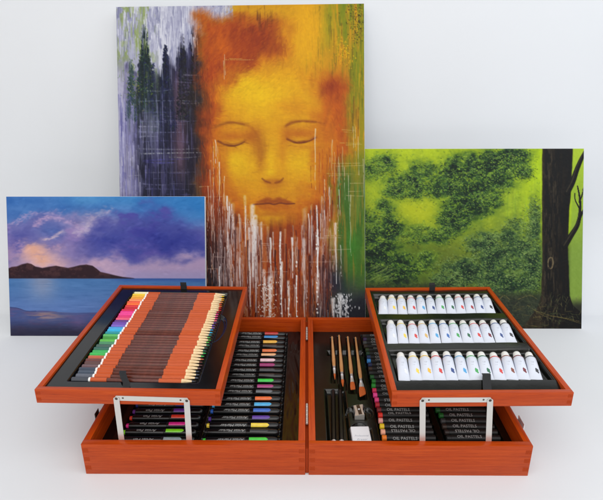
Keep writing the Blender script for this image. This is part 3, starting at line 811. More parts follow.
    for k in range(420):
        y = q.uniform(279, 335); x = q.uniform(6, 204); j, i = int((y - p.y0) / p.dy), int((x - p.x0) / p.dx)
        p.dab(x, y, q.uniform(4, 14), q.uniform(.4, 1.), q.uniform(-.05, .05), p.C[j, i] + q.uniform(-16, 14), .55, 0, .2)
    g_ = p.C.mean(-1, keepdims=True); p.C = g_ + (p.C - g_) * .9
    # the dark headland
    mt = [(5, 268), (9, 266.5), (14, 266), (20, 263.6), (25, 262.6), (29, 263.5), (33, 266), (40, 267.4), (47, 266.2), (54, 265.2), (60, 266.4), (66, 267.4), (72, 266.2), (78, 264.6), (85, 264), (91, 265.2), (95, 268), (99, 271.4), (106, 273), (113, 274.6), (121, 276.4), (132, 277.6), (136, 279)]
    mk = above(X, Y, mt, .7) * (1 - sm(277.4, 278.4, Y)) * (1 - sm(133, 136, X))
    p.fill(mk, (56, 36, 44)); p.fill(mk * .6 * sm(.45, .62, fbm(X * .18, Y * .22, 81, 4)), (92, 62, 62)); p.fill(mk * sm(273, 278, Y) * .7, (48, 34, 46))
    p.C += 5 * (n3 - .5)[..., None]; p.H += .00025 * n3
    return p

# ---- the tall canvas: a face with closed eyes over drips and trees
def portrait():
    p = Paint(119, 366.5, 8, 333, .58); X, Y = p.X, p.Y; q = R
    nv = fbm(X * .22, Y * .025, 101, 5); nf = fbm(X * .06, Y * .06, 111, 5); nh = fbm(X * .03, Y * .3, 121, 4); nn = fbm(X * .5, Y * .5, 131, 3)
    wx = X + 16 * (nf - .5) + 8 * (nv - .5); wy = Y + 16 * (nf - .5)
    p.C[:] = (96, 58, 44)
    # right background: yellow over green, darker below
    p.fill(1, (206, 150, 34)); p.fill(.75 * sm(.42, .62, nv) * sm(312, 340, X), (136, 140, 34)); p.fill(.7 * sm(.5, .66, fbm(X * .16, Y * .03, 141, 4)) * sm(318, 350, X) * (1 - sm(90, 130, Y)), (92, 128, 40))
    p.fill(.7 * np.exp(-(((X - 331) / 6) ** 2 + ((Y - 30) / 24) ** 2)), (94, 136, 46)); p.fill(.65 * np.exp(-(((X - 357) / 7) ** 2 + ((Y - 78) / 30) ** 2)), (110, 136, 30))
    p.fill(.7 * np.exp(-(((X - 312) / 14) ** 2 + ((Y - 34) / 34) ** 2)), (232, 170, 26)); p.fill(.6 * np.exp(-(((X - 347) / 6) ** 2 + ((Y - 55) / 9) ** 2)), (214, 160, 30))
    p.fill(.7 * sm(.55, .7, nn) * np.exp(-(((X - 360) / 8) ** 2 + ((Y - 24) / 18) ** 2)), (84, 62, 22))
    for k in range(420):
        x = 300 + 68 * q.random() ** .6; y = q.uniform(8, 190); l = q.uniform(5, 26)
        if x < 322 + .12 * y and y > 70: continue
        c = q.choice(((104, 130, 40), (150, 140, 32), (74, 104, 40), (196, 150, 34), (226, 176, 40), (84, 76, 26), (120, 112, 30)))
        p.line([(x, y), (x + q.uniform(-.5, .5), y + l)], q.uniform(.5, 1.8), c, q.uniform(.2, .55), .0003, .9, .4, rough=q.choice((0, .4)), seed=k)
    for k in range(160): p.dab(q.gauss(359, 5), q.gauss(26, 14), q.uniform(.5, 1.4), q.uniform(.4, .9), q.uniform(0, 3), q.choice(((70, 54, 20), (110, 96, 26), (60, 70, 26))), .6, .0005)
    for k in range(110): p.dab(q.gauss(347, 4), q.gauss(56, 7), q.uniform(.6, 1.5), q.uniform(.5, .9), 1.57, q.choice(((226, 172, 40), (150, 110, 20), (240, 190, 60))), .6, .0006)
    # left background: pale sky, dark firs, violet shade
    L = 1 - sm(196, 212, wx + .04 * (Y - 60))
    p.fill(L, (40, 40, 66)); p.fill(L * .8 * sm(.42, .66, nv), (24, 25, 40)); p.fill(L * .6 * np.exp(-(((X - 152) / 16) ** 2 + ((Y - 88) / 30) ** 2)), (40, 56, 44)); p.fill(L * .55 * sm(.55, .7, fbm(X * .16, Y * .05, 151, 4)), (96, 92, 130))
    p.fill(L * .7 * np.exp(-(((X - 181) / 7) ** 2)) * sm(60, 90, Y) * (1 - sm(150, 200, Y)), (112, 84, 96))
    p.fill(L * .75 * sm(185, 200, X) * sm(50, 80, Y), (44, 28, 40))
    sky = (1 - above(wx, Y + 12 * (nv - .5), [(119, 84), (127, 74), (133, 60), (139, 76), (147, 34), (155, 74), (162, 72), (169, 56), (176, 66), (184, 42), (190, 52), (197, 30), (205, 36), (240, 22)], 6)) * (1 - sm(222, 246, wx + .5 * (Y - 10)))
    p.fill(sky, (172, 172, 192)); p.fill(sky * sm(.5, .64, nv), (206, 206, 216)); p.fill(sky * .7 * sm(.56, .7, fbm(X * .3, Y * .07, 161, 3)), (120, 122, 152))
    p.fill(.8 * sky * sm(.46, .6, fbm(X * .2, Y * .09, 171, 4)) * (1 - sm(150, 164, X)), (142, 158, 96))
    p.fill(.85 * (1 - sm(128, 146, wx)) * sm(52, 74, Y), (146, 142, 172)); p.fill(.7 * (1 - sm(124, 140, wx)) * sm(.48, .6, nv) * sm(60, 80, Y), (196, 194, 210))
    def fir(x, y0, y1, w, c, n):
        for k in range(n):
            t = q.random() ** .7; y = y0 + (y1 - y0) * t; hw = w * (.08 + t * .92)
            p.dab(x + q.uniform(-1, 1) * hw * .8, y, q.uniform(1.2, 3.4), q.uniform(.6, 1.3), q.choice((-1, 1)) * q.uniform(.5, 1.2), mixc(c, (q.choice(((30, 40, 50), (70, 96, 70), (60, 70, 130)))), q.uniform(0, .5)), .8, .0002, .3)
    for a in ((147, 26, 112, 14, (30, 44, 44), 800), (133, 58, 120, 8, (54, 74, 70), 260), (168, 46, 130, 13, (26, 27, 56), 700), (185, 36, 120, 10, (30, 24, 36), 520), (197, 26, 110, 9, (34, 22, 32), 460), (155, 62, 130, 7, (40, 44, 66), 220)): fir(*a)
    for k in range(150): p.dab(q.gauss(142, 9), q.gauss(84, 14), q.uniform(.8, 2), q.uniform(.5, 1), q.uniform(0, 3), (q.randint(80, 130), q.randint(110, 140), q.randint(50, 90)), .5, .0002)
    for k in range(640):                                                     # pale vertical pulls of paint at the top left
        x = q.uniform(119, 236); top = q.uniform(6, 44); l = q.uniform(4, 20)
        if x > 200: top *= .45; l *= .7
        if x < 150 and q.random() < .4: c = (150, 164, 104)
        else: c = mixc((128, 128, 160), (226, 226, 232), q.random())
        p.line([(x, top), (x + q.uniform(-1, 1), top + l)], q.uniform(.5, 1.5), c, q.uniform(.25, .75), .0002, .8, .3)
    # pool of pale violet lower left
    for k in range(420):
        x = 119 + abs(q.gauss(0, 14)); y = q.uniform(92, 330)
        p.line([(x, y), (x + q.uniform(-.6, .6), y + q.uniform(6, 26))], q.uniform(.4, 1.4), mixc((74, 72, 140), (216, 214, 228), q.random()), q.uniform(.2, .65), .00015, .8, .3)
    p.fill(.55 * np.exp(-(((wx - 152) / 8) ** 2 + ((wy - 128) / 14) ** 2)), (176, 176, 196))
    for k in range(120):
        x = q.uniform(146, 206); y = q.uniform(60, 320); p.line([(x, y), (x + q.uniform(-.4, .4), y + q.uniform(10, 50))], q.uniform(.3, .9), mixc((70, 72, 130), (170, 168, 190), q.random()), q.uniform(.15, .45), .00012, .8, .2)
    for y, xa, xb, c, a in ((76, 186, 214, (180, 176, 196), .6), (82, 176, 206, (150, 150, 176), .5), (90, 146, 176, (150, 156, 170), .6), (92, 188, 214, (150, 150, 170), .4), (101, 140, 200, (150, 154, 178), .6), (103, 180, 206, (190, 184, 190), .5), (112, 144, 176, (120, 124, 170), .5), (121, 142, 206, (130, 132, 170), .6), (131, 140, 186, (150, 152, 184), .7), (141, 142, 190, (120, 118, 170), .6), (148, 140, 206, (180, 184, 186), .6), (152, 142, 216, (196, 200, 196), .85), (156, 170, 206, (170, 176, 176), .6), (159, 144, 190, (86, 82, 160), .9), (161, 144, 176, (96, 92, 176), .8), (172, 146, 196, (170, 166, 180), .5), (183, 142, 170, (160, 160, 190), .6), (188, 146, 190, (120, 118, 160), .5), (126, 140, 160, (190, 190, 204), .6), (136, 141, 158, (180, 180, 200), .6)):
        p.line(curve([(xa, y + q.uniform(-.8, .8)), ((xa + xb) / 2, y + q.uniform(-1.2, 1.2)), (xb, y + q.uniform(-.8, .8))]), q.uniform(.8, 1.7), c, a * .75, .0003, 1., .5, rough=.42, seed=int(y))
    for k in range(20):
        x = q.uniform(120, 206); y = q.uniform(70, 200); l = q.uniform(6, 30); p.line([(x, y), (x + l, y + q.uniform(-1, 1))], q.uniform(.3, .6), mixc((90, 88, 150), (190, 190, 204), q.random()), q.uniform(.2, .5), .0002, .8, .2)
    for x in (141, 147, 158, 164, 172): p.line([(x, q.uniform(92, 110)), (x + .5, q.uniform(150, 190))], 1.2, (150, 152, 186), .45, .0003, 1., .6, rough=.4, seed=x)
    for k in range(420):                                                     # broad wet-in-wet pulls that blend the woodland
        x, y = q.uniform(120, 204), q.uniform(50, 200); j = min(p.ny - 1, int((y - p.y0) / p.dy)); i = min(p.nx - 1, int((x - p.x0) / p.dx))
        v = q.gauss(0, 12); p.line([(x, y - 3), (x + q.uniform(-.8, .8), y + q.uniform(8, 26))], q.uniform(.8, 2.4), p.C[j, i] + np.array((v * .8, v * .8, v)), q.uniform(.25, .6), .0002, 1., .5)
    # hair
    hair = sm(197, 214, wx - .05 * (Y - 80)) * (1 - sm(276, 312, wx + .0 * Y) * (1 - sm(66, 96, wy))) * (1 - sm(340, 354, wx + .06 * (Y - 130))) * sm(14, 34, wy + .55 * np.maximum(0, 226 - X) + .25 * np.maximum(0, X - 300)) * (1 - sm(206, 250, wy))
    p.fill(hair, (180, 86, 26))
    top = np.exp(-(((wx - 246) / 44) ** 2 + ((wy - 40) / 32) ** 2)) + .6 * np.exp(-(((wx - 272) / 22) ** 2 + ((wy - 22) / 22) ** 2))
    p.fill(np.clip(.95 * top * hair, 0, 1), (164, 72, 24)); p.fill(.7 * np.exp(-(((wx - 268) / 20) ** 2 + ((wy - 46) / 15) ** 2)), (146, 60, 26)); p.fill(.55 * np.exp(-(((wx - 228) / 16) ** 2 + ((wy - 62) / 13) ** 2)), (168, 68, 24))
    p.fill(.6 * np.exp(-(((wx - 222) / 10) ** 2 + ((wy - 46) / 16) ** 2)), (204, 106, 30))
    p.fill(.6 * sm(.52, .7, fbm(X * .35, Y * .05, 181, 4)) * np.exp(-(((X - 262) / 18) ** 2 + ((Y - 20) / 13) ** 2)), (84, 44, 24))
    p.fill(.9 * np.exp(-(((wx - 307) / 22) ** 2 + ((wy - 40) / 30) ** 2)), (228, 168, 28))
    p.fill(.9 * (1 - sm(210, 230, wx - .04 * (Y - 130))) * sm(198, 208, wx) * sm(55, 80, Y), (172, 66, 24)); p.fill(.6 * (1 - sm(202, 214, wx)) * sm(197, 203, wx) * sm(60, 90, Y), (74, 34, 30))
    p.fill(.9 * np.exp(-(((wx - 337) / 17) ** 2 + ((wy - 118) / 44) ** 2)), (186, 92, 26)); p.fill(.7 * np.exp(-(((wx - 322) / 16) ** 2 + ((wy - 88) / 11) ** 2)), (172, 78, 28)); p.fill(.6 * np.exp(-(((wx - 300) / 26) ** 2 + ((wy - 82) / 8) ** 2)), (206, 128, 32)); p.fill(.75 * np.exp(-(((wx - 334) / 10) ** 2 + ((wy - 90) / 8) ** 2)), (138, 52, 26))
    p.fill(.8 * np.exp(-(((wx - 340) / 10) ** 2 + ((wy - 165) / 34) ** 2)), (188, 98, 28))
    # face
    rr = np.sqrt(((wx - 273) / 58) ** 2 + (np.where(wy < 140, (wy - 140) / 74, (wy - 140) / 84)) ** 2)
    p.fill(1 - sm(.78, 1.16, rr), (218, 154, 28)); p.fill(.7 * sm(.55, .98, rr + .2 * (nf - .5)) * (1 - sm(1.0, 1.25, rr)) * sm(96, 130, wy), (196, 106, 24))
    p.fill(.85 * np.exp(-(((wx - 262) / 40) ** 2 + ((wy - 98) / 22) ** 2)), (232, 182, 42)); p.fill(.6 * np.exp(-(((wx - 250) / 22) ** 2 + ((wy - 88) / 12) ** 2)), (238, 196, 60)); p.fill(.5 * np.exp(-(((wx - 290) / 20) ** 2 + ((wy - 74) / 14) ** 2)), (230, 176, 36))
    p.fill(.8 * np.exp(-(((wx - 240) / 17) ** 2 + ((wy - 166) / 18) ** 2)), (230, 186, 30)); p.fill(.8 * np.exp(-(((wx - 304) / 18) ** 2 + ((wy - 164) / 18) ** 2)), (232, 184, 28))
    p.fill(.7 * np.exp(-(((wx - 273) / 8) ** 2 + ((wy - 160) / 22) ** 2)), (226, 172, 30)); p.fill(.8 * np.exp(-(((wx - 272) / 20) ** 2 + ((wy - 219) / 7) ** 2)), (230, 178, 26))
    p.fill(.55 * np.exp(-(((wx - 295) / 18) ** 2 + ((wy - 110) / 6) ** 2)), (206, 132, 32))
    p.fill(.6 * np.exp(-(((wx - 222) / 8) ** 2 + ((wy - 170) / 36) ** 2)), (200, 124, 24)); p.fill(.55 * np.exp(-(((wx - 326) / 8) ** 2 + ((wy - 165) / 36) ** 2)), (206, 124, 24))
    for cx, cy, rx, ry, c, a in ((234, 133, 15, 6, (208, 134, 32), .8), (303, 132, 16, 6, (212, 138, 34), .75), (258, 140, 5, 14, (196, 124, 34), .7), (285, 142, 4, 14, (206, 134, 32), .5), (262, 160, 3.5, 14, (190, 120, 32), .6), (274, 182, 10, 4, (200, 126, 34), .6), (273, 192, 6, 4, (204, 136, 34), .6), (274, 213, 14, 2.5, (190, 116, 34), .6), (250, 190, 8, 10, (214, 146, 30), .5), (300, 190, 9, 10, (210, 138, 30), .5)):
        p.fill(a * np.exp(-(((X - cx) / rx) ** 2 + ((Y - cy) / ry) ** 2)), c)
    BR = (134, 74, 46)
    def soft(pts, w, c, a, w1=None): p.line(curve(pts), w, c, a, .0001, 1., w1)
    soft([(215, 128), (222, 124.5), (233, 122.4), (245, 124), (254, 129), (260, 138)], 3.8, (170, 98, 38), .5, 2.4); soft([(220, 125), (233, 122.8), (246, 124.8)], 2., BR, .35)
    p.fill(.6 * np.exp(-(((X - 252) / 7) ** 2 + ((Y - 136) / 8) ** 2)), (188, 108, 32)); p.fill(.5 * np.exp(-(((X - 289) / 6) ** 2 + ((Y - 135) / 8) ** 2)), (194, 116, 32))
    for cx, cy in ((233, 136), (303, 134)): p.fill(.7 * np.exp(-(((X - cx) / 15) ** 2 + ((Y - cy) / 4.5) ** 2)), (186, 104, 34))
    p.dab(233, 145, 9.5, 2.3, .02, (104, 50, 36), .8, .0001, .1); p.dab(303, 142.6, 10.5, 2.1, -.06, (102, 48, 34), .8, .0001, .1); p.fill(.4 * np.exp(-(((X - 233) / 12) ** 2 + ((Y - 149) / 2.6) ** 2)), (196, 120, 34)); p.fill(.4 * np.exp(-(((X - 303) / 12) ** 2 + ((Y - 147) / 2.6) ** 2)), (196, 118, 34))
    p.fill(.55 * np.exp(-(((wx - 261) / 4.5) ** 2 + ((Y - 148) / 15) ** 2)), (172, 106, 38)); soft([(257, 132), (262, 144), (263, 156), (261, 166)], 3.4, (164, 100, 38), .3, 2.2)
    soft([(288, 126.5), (294, 123), (303, 122), (315, 122.8), (326, 124.6)], 3.8, (160, 86, 38), .5, 2.0); soft([(289, 125.4), (303, 122.2), (318, 123.2)], 2., BR, .4)
    soft([(219, 140.5), (226, 143.4), (233, 144.6), (240, 143.6), (247, 140.8)], 2.5, (156, 88, 40), .6); soft([(219.5, 141), (226, 144.4), (233, 146), (240, 144.8), (246, 141.8)], 1.9, (112, 56, 40), .6, 1.)
    soft([(289, 139), (296, 142), (303, 142.6), (311, 141), (318, 138)], 2.5, (156, 84, 40), .6); soft([(289, 139.6), (296, 142.8), (303, 143.6), (311, 141.8), (317.5, 138.6)], 1.9, (110, 52, 38), .6, .9)
    soft([(263.5, 178.5), (266.5, 180.8), (269, 182), (271.5, 182.6)], 1.5, (126, 66, 42), .6); soft([(276.5, 182.8), (280, 182), (282.5, 180.4), (284.5, 178.4)], 1.5, (126, 66, 42), .6); p.fill(.45 * np.exp(-(((X - 274) / 9) ** 2 + ((Y - 182) / 2.4) ** 2)), (176, 100, 36))
    lipu = curve([(254, 204), (262, 199.6), (269, 197.4), (274, 198.8), (280, 197.2), (287, 199.6), (296, 203.5)])
    lipm = curve([(254, 204), (264, 203.6), (270, 203), (275, 204.2), (281, 203), (288, 203.8), (296, 203.5)])
    lo = curve([(256, 204.6), (263, 208.6), (275, 211), (287, 208.4), (294, 204.4)])
    inx = (X > 254) & (X < 296)
    lx = sm(252, 262, X) * (1 - sm(288, 298, X)) * (.7 + .6 * (fbm(X * .3, Y * .5, 195, 3) - .3)); p.fill(.62 * lx * above(X, Y, lipu, 1.8) * (1 - above(X, Y, lo, 2.4)), (184, 100, 44)); p.fill(.6 * lx * above(X, Y, lipu, 1.6) * (1 - above(X, Y, lipm, 1.2)), (146, 72, 42))
    soft([(254, 204), (264, 203.6), (270, 203), (275, 204.2), (281, 203), (288, 203.8), (296, 203.5)], 1.1, (112, 56, 42), .8)
    p.C += ((14 * (fbm(X * .12, Y * .5, 191, 4) - .5) + 9 * (fbm(X * .5, Y * .1, 192, 3) - .5)) * (1 - sm(.9, 1.3, rr)))[..., None] * np.array((1, .9, .4))
    st_ = fbm(X * .28 + .1 * Y, Y * .09 - .05 * X, 197, 4) - .5
    p.C += (46 * st_ * np.clip(hair, 0, 1) * sm(.85, 1.1, rr))[..., None] * np.array((1., .62, .3))
    p.C += (26 * (fbm(X * .05, Y * .045, 198, 4) - .5) * (1 - sm(.8, 1.2, rr)))[..., None] * np.array((.7, 1., .5))
    def scumble(n, xa, xb, ya, yb, L, W, ang, sp, keep=None):
        for k in range(n):
            x, y = q.uniform(xa, xb), q.uniform(ya, yb)
            if keep is not None and not keep(x, y): continue
            j = min(p.ny - 1, max(0, int((y + q.gauss(0, 2.5) - p.y0) / p.dy))); i = min(p.nx - 1, max(0, int((x + q.gauss(0, 3) - p.x0) / p.dx)))
            v = q.uniform(-sp, sp); p.dab(x, y, L * q.uniform(.5, 1.5), W * q.uniform(.6, 1.4), ang + q.gauss(0, .22), p.C[j, i] + np.array((v, v * .8, v * .3)), q.uniform(.25, .6), .0002, .1)
    inface = lambda x, y: ((x - 273) / 56) ** 2 + ((y - 140) / 78) ** 2 < 1.15
    scumble(2600, 206, 346, 62, 232, 4.5, .8, .05, 15, inface)
    scumble(1500, 200, 300, 10, 96, 4., .8, -.7, 22); scumble(700, 296, 356, 76, 200, 4., .8, 1.1, 22, lambda x, y: not inface(x, y)); scumble(900, 199, 230, 60, 220, 4., .8, 1.45, 20, lambda x, y: not inface(x, y)); scumble(500, 282, 330, 10, 80, 4., .9, 1.5, 14)
    soft([(219.5, 141), (226, 144.2), (233, 145.8), (240, 144.6), (246, 141.8)], 1.5, (108, 54, 38), .55, .9); soft([(289, 139.6), (296, 142.6), (303, 143.4), (311, 141.6), (317.5, 138.6)], 1.5, (108, 52, 38), .55, .9)
    soft([(217, 127), (224, 124), (233, 122.6), (246, 124.8)], 1.8, (138, 78, 42), .4, 1.2); soft([(288, 126.4), (294, 123.2), (303, 122.2), (318, 123.2)], 1.8, (138, 74, 42), .45, 1.2)
    soft([(263.5, 178.5), (266.5, 180.8), (269, 182), (271.5, 182.6)], 1.5, (120, 62, 40), .45); soft([(276.5, 182.8), (280, 182), (282.5, 180.4), (284.5, 178.4)], 1.5, (120, 62, 40), .45)
    for cx, cy, rx, ry, c, a in ((261, 150, 3.5, 16, (176, 106, 34), .45), (284, 158, 3, 12, (200, 124, 30), .35), (252, 137, 6, 6, (170, 94, 32), .45), (289, 136, 5, 6, (176, 98, 32), .4), (233, 137, 14, 3.2, (186, 104, 30), .4), (303, 135, 14, 3.2, (186, 104, 30), .4), (274, 186, 12, 3, (186, 110, 34), .5), (268, 181.5, 4, 2, (150, 80, 36), .45), (280, 181.5, 4, 2, (150, 80, 36), .45), (274, 214, 15, 2.4, (180, 104, 34), .5), (224, 176, 7, 22, (190, 104, 26), .5), (323, 174, 7, 24, (190, 104, 26), .5), (272, 160, 3.5, 12, (236, 190, 56), .35), (272, 172, 5, 3, (238, 196, 66), .4), (272, 222, 10, 4, (226, 176, 40), .6)):
        p.fill(a * np.exp(-(((X - cx) / rx) ** 2 + ((Y - cy) / ry) ** 2)), c)
    p.fill(.55 * lx * above(X, Y, lipu, 1.4) * (1 - above(X, Y, lipm, 1.)), (156, 78, 44)); p.fill(.4 * lx * above(X, Y, lipm, 1.) * (1 - above(X, Y, lo, 2.)), (182, 96, 46)); soft([(255, 204), (264, 203.6), (270, 203), (275, 204.2), (281, 203), (288, 203.8), (295, 203.5)], 1.2, (106, 52, 40), .6)
    # below the chin: red brown, dark drips, white pulls of paint
    low = sm(214, 246, wy + 34 * np.abs((X - 273) / 58) ** 1.8 * (X > 200)) * sm(200, 212, wx)
    p.fill(low * (1 - sm(322, 340, wx)), (140, 62, 32)); p.fill(low * .8 * sm(.46, .62, fbm(X * .2, Y * .02, 201, 4)) * (1 - sm(322, 340, wx)), (92, 38, 28)); p.fill(low * .6 * sm(.5, .64, fbm(X * .17, Y * .03, 203, 4)) * (1 - sm(316, 334, wx)), (180, 80, 34))
    p.fill(.9 * sm(203, 206, X) * (1 - sm(222, 240, wx - .08 * (Y - 240))) * sm(200, 250, Y), (58, 34, 36)); p.fill(.7 * sm(206, 208, X) * (1 - sm(214, 222, wx)) * sm(240, 290, Y), (28, 24, 34))
    G = sm(328, 344, wx) * sm(150, 190, wy)
    p.fill(G, (104, 126, 48)); p.fill(G * sm(.45, .6, nv), (72, 108, 42)); p.fill(G * .6 * np.exp(-(((wx - 356) / 6) ** 2 + ((wy - 252) / 24) ** 2)), (72, 140, 48)); p.fill(G * .6 * sm(.5, .62, fbm(X * .3, Y * .02, 207, 4)), (150, 128, 50)); p.fill(.65 * np.exp(-(((wx - 337) / 6) ** 2 + ((wy - 240) / 30) ** 2)), (186, 128, 52))
    p.fill(.9 * sm(270, 300, wy) * sm(326, 346, wx), (66, 74, 72)); p.fill(.85 * np.exp(-(((wx - 334) / 14) ** 2 + ((wy - 280) / 26) ** 2)), (34, 38, 64)); p.fill(.8 * sm(286, 310, wy) * sm(300, 320, wx), (44, 44, 56))
    def drip(x, y, l, w, c, a, r=.0, h=.0005):
        n = 5; pts = [(x + q.uniform(-.5, .5), y + l * i / n) for i in range(n + 1)]
        p.line(curve(pts), w, c, a, h * .7, .85, w * q.uniform(.08, .5), rough=r * .8, seed=q.randint(0, 999))
    for k in range(520):
        x = q.uniform(206, 336); e = abs(x - 274) / 62; y = q.uniform(240 - 48 * min(e, 1.1), 322); l = q.uniform(6, 40)
        c = q.choice(((198, 108, 44), (86, 40, 30), (150, 66, 32), (60, 34, 36), (206, 150, 110), (220, 200, 190), (176, 150, 140), (120, 52, 30)))
        drip(x, y, l, q.uniform(.35, 1.1), c, q.uniform(.25, .7), 0, .00025)
    for k in range(120):
        x = q.choice((q.gauss(252, 16), q.gauss(226, 12), q.gauss(310, 14), q.uniform(206, 345))); y = q.uniform(186, 300); y = max(y, 232 - 48 * abs((x - 273) / 58) ** 1.5)
        drip(x, y, q.uniform(10, 46), q.uniform(.4, 1.3), mixc((176, 150, 146), (236, 234, 234), q.random()), q.uniform(.2, .7), q.choice((0, .40, .46)))
    for k in range(46):                                                      # broad smeared pulls of thin white
        x = q.choice((q.gauss(250, 14), q.gauss(300, 16), q.gauss(222, 9), q.gauss(330, 7))); y = max(q.uniform(186, 280), 228 - 44 * abs((x - 273) / 58) ** 1.5)
        drip(x, y, q.uniform(26, 70), q.uniform(1.8, 4.2), mixc((206, 180, 172), (232, 228, 228), q.random()), q.uniform(.16, .42), q.choice((0, .42)), .0003)
    for x, y, l, w, a in ((253, 206, 70, 4.2, .7), (256, 216, 96, 3.6, .65), (250, 228, 78, 2., .7), (246, 196, 50, 2.6, .45), (262, 222, 60, 1.6, .5), (271, 238, 40, 1.8, .9), (281, 232, 62, 1.6, .95), (282, 262, 60, 1.4, .9), (318, 206, 96, 1.3, .95), (319, 230, 80, 1.5, .95), (293, 238, 40, 1.8, .9), (305, 240, 78, 3.2, .6), (297, 276, 46, 1.2, .95), (289, 282, 44, 2.8, .8), (270, 278, 46, 4.6, .75), (264, 270, 52, 2.2, .7), (337, 224, 60, 2.2, .8), (228, 196, 40, 1.6, .85), (230, 206, 26, 1., .9), (219, 266, 40, 1.1, .85), (212, 204, 36, 2.2, .5), (240, 214, 60, 1.6, .5), (246, 206, 40, 1.2, .6), (310, 214, 40, 1., .8), (322, 214, 44, .9, .7), (317, 130, 60, 1.1, .6), (217, 140, 26, .9, .7), (220, 162, 50, 1.1, .7), (225, 176, 34, .9, .6), (212, 160, 50, .8, .5), (331, 188, 36, .9, .7), (326, 180, 40, .8, .6), (341, 190, 26, .8, .6), (352, 196, 60, 1.3, .4), (334, 300, 26, 3.6, .8), (341, 296, 28, 4.2, .8), (347, 300, 20, 2., .6)):
        drip(x, y, l, w, (232, 230, 228), a, .36, .0008)
    for x, y, l, w in ((248, 240, 60, 1.2), (262, 240, 70, 1.), (276, 250, 60, 1.4), (287, 244, 70, 1.2), (300, 250, 60, 1.2), (311, 256, 60, 1.6), (324, 256, 60, 2.), (235, 230, 80, 1.4)): drip(x, y, l, w, (66, 30, 28), .8, .3, 0)
    for y, xa, xb in ((243, 262, 284), (245, 264, 276), (261, 262, 273), (236, 326, 344), (238, 318, 342), (262, 310, 336), (222, 238, 262), (224, 246, 268), (272, 262, 288), (256, 214, 226), (196, 206, 224), (268, 206, 218), (250, 330, 352)):
        p.line([(xa, y), (xb, y + q.uniform(-1, 1))], 1., (210, 190, 178), .45, .0003, 1., .4, rough=.36, seed=xa)
    for y, xa, xb in ((131, 344, 358), (133, 346, 354), (144, 342, 362), (146, 348, 364), (164, 334, 362), (167, 338, 366), (174, 328, 360), (176, 332, 352), (184, 352, 366), (192, 350, 366), (196, 348, 366), (61, 228, 256), (60, 232, 250), (186, 200, 214)):
        p.line([(xa, y), (xb, y + q.uniform(-1, 1))], .8, (210, 190, 150), .5, .0003, 1., .3, rough=.33, seed=xa + 3)
    for x, ya, yb in ((355, 128, 150), (357, 126, 166), (360, 138, 176), (346, 168, 200), (365, 160, 200), (350, 176, 210), (226, 62, 80), (227, 56, 76)): p.line([(x, ya), (x + .6, yb)], .6, (210, 196, 176), .6, .0004, .7, .3, rough=.33, seed=x)
    for k in range(110):                                                     # strands of hair falling beside the cheeks
        s_ = q.choice((0, 1)); x = q.gauss(216, 6) if s_ == 0 else q.gauss(333, 7); y = q.uniform(140, 215)
        drip(x, y, q.uniform(16, 44), q.uniform(.4, .9), q.choice(((150, 60, 26), (196, 96, 36), (110, 44, 28), (214, 190, 176))), q.uniform(.3, .65), 0, .0003)
    wb = np.clip(p.C[..., 0] - p.C[..., 2] - 60, 0, 255); p.C[..., 2] -= .22 * wb; p.C[..., 0] -= .02 * wb
    # thick dots of white
    for x, ya, yb in ((281, 240, 330), (297, 262, 330), (318, 236, 330), (270, 286, 330), (289, 300, 330)):
        y = ya
        while y < yb: p.dab(x + q.uniform(-.6, .6), y, q.uniform(.8, 1.9), q.uniform(.7, 1.3), 1.57, (238, 236, 230), .9, .0009, .5); y += q.uniform(3.5, 10.)
    for k in range(160): p.dab(q.gauss(268, 5), q.uniform(282, 326), q.uniform(.6, 1.4), q.uniform(.4, .8), q.uniform(0, 3), (230, 222, 214), .75, .0006)
    for k in range(90): p.dab(q.gauss(344, 5), q.uniform(294, 320), q.uniform(.8, 2.4), q.uniform(.4, .9), q.uniform(-1.9, -1.2), (226, 226, 228), .8, .0006)
    p.C += 12 * (nn - .5)[..., None]; p.H += .0005 * nn + .0004 * nv
    return p

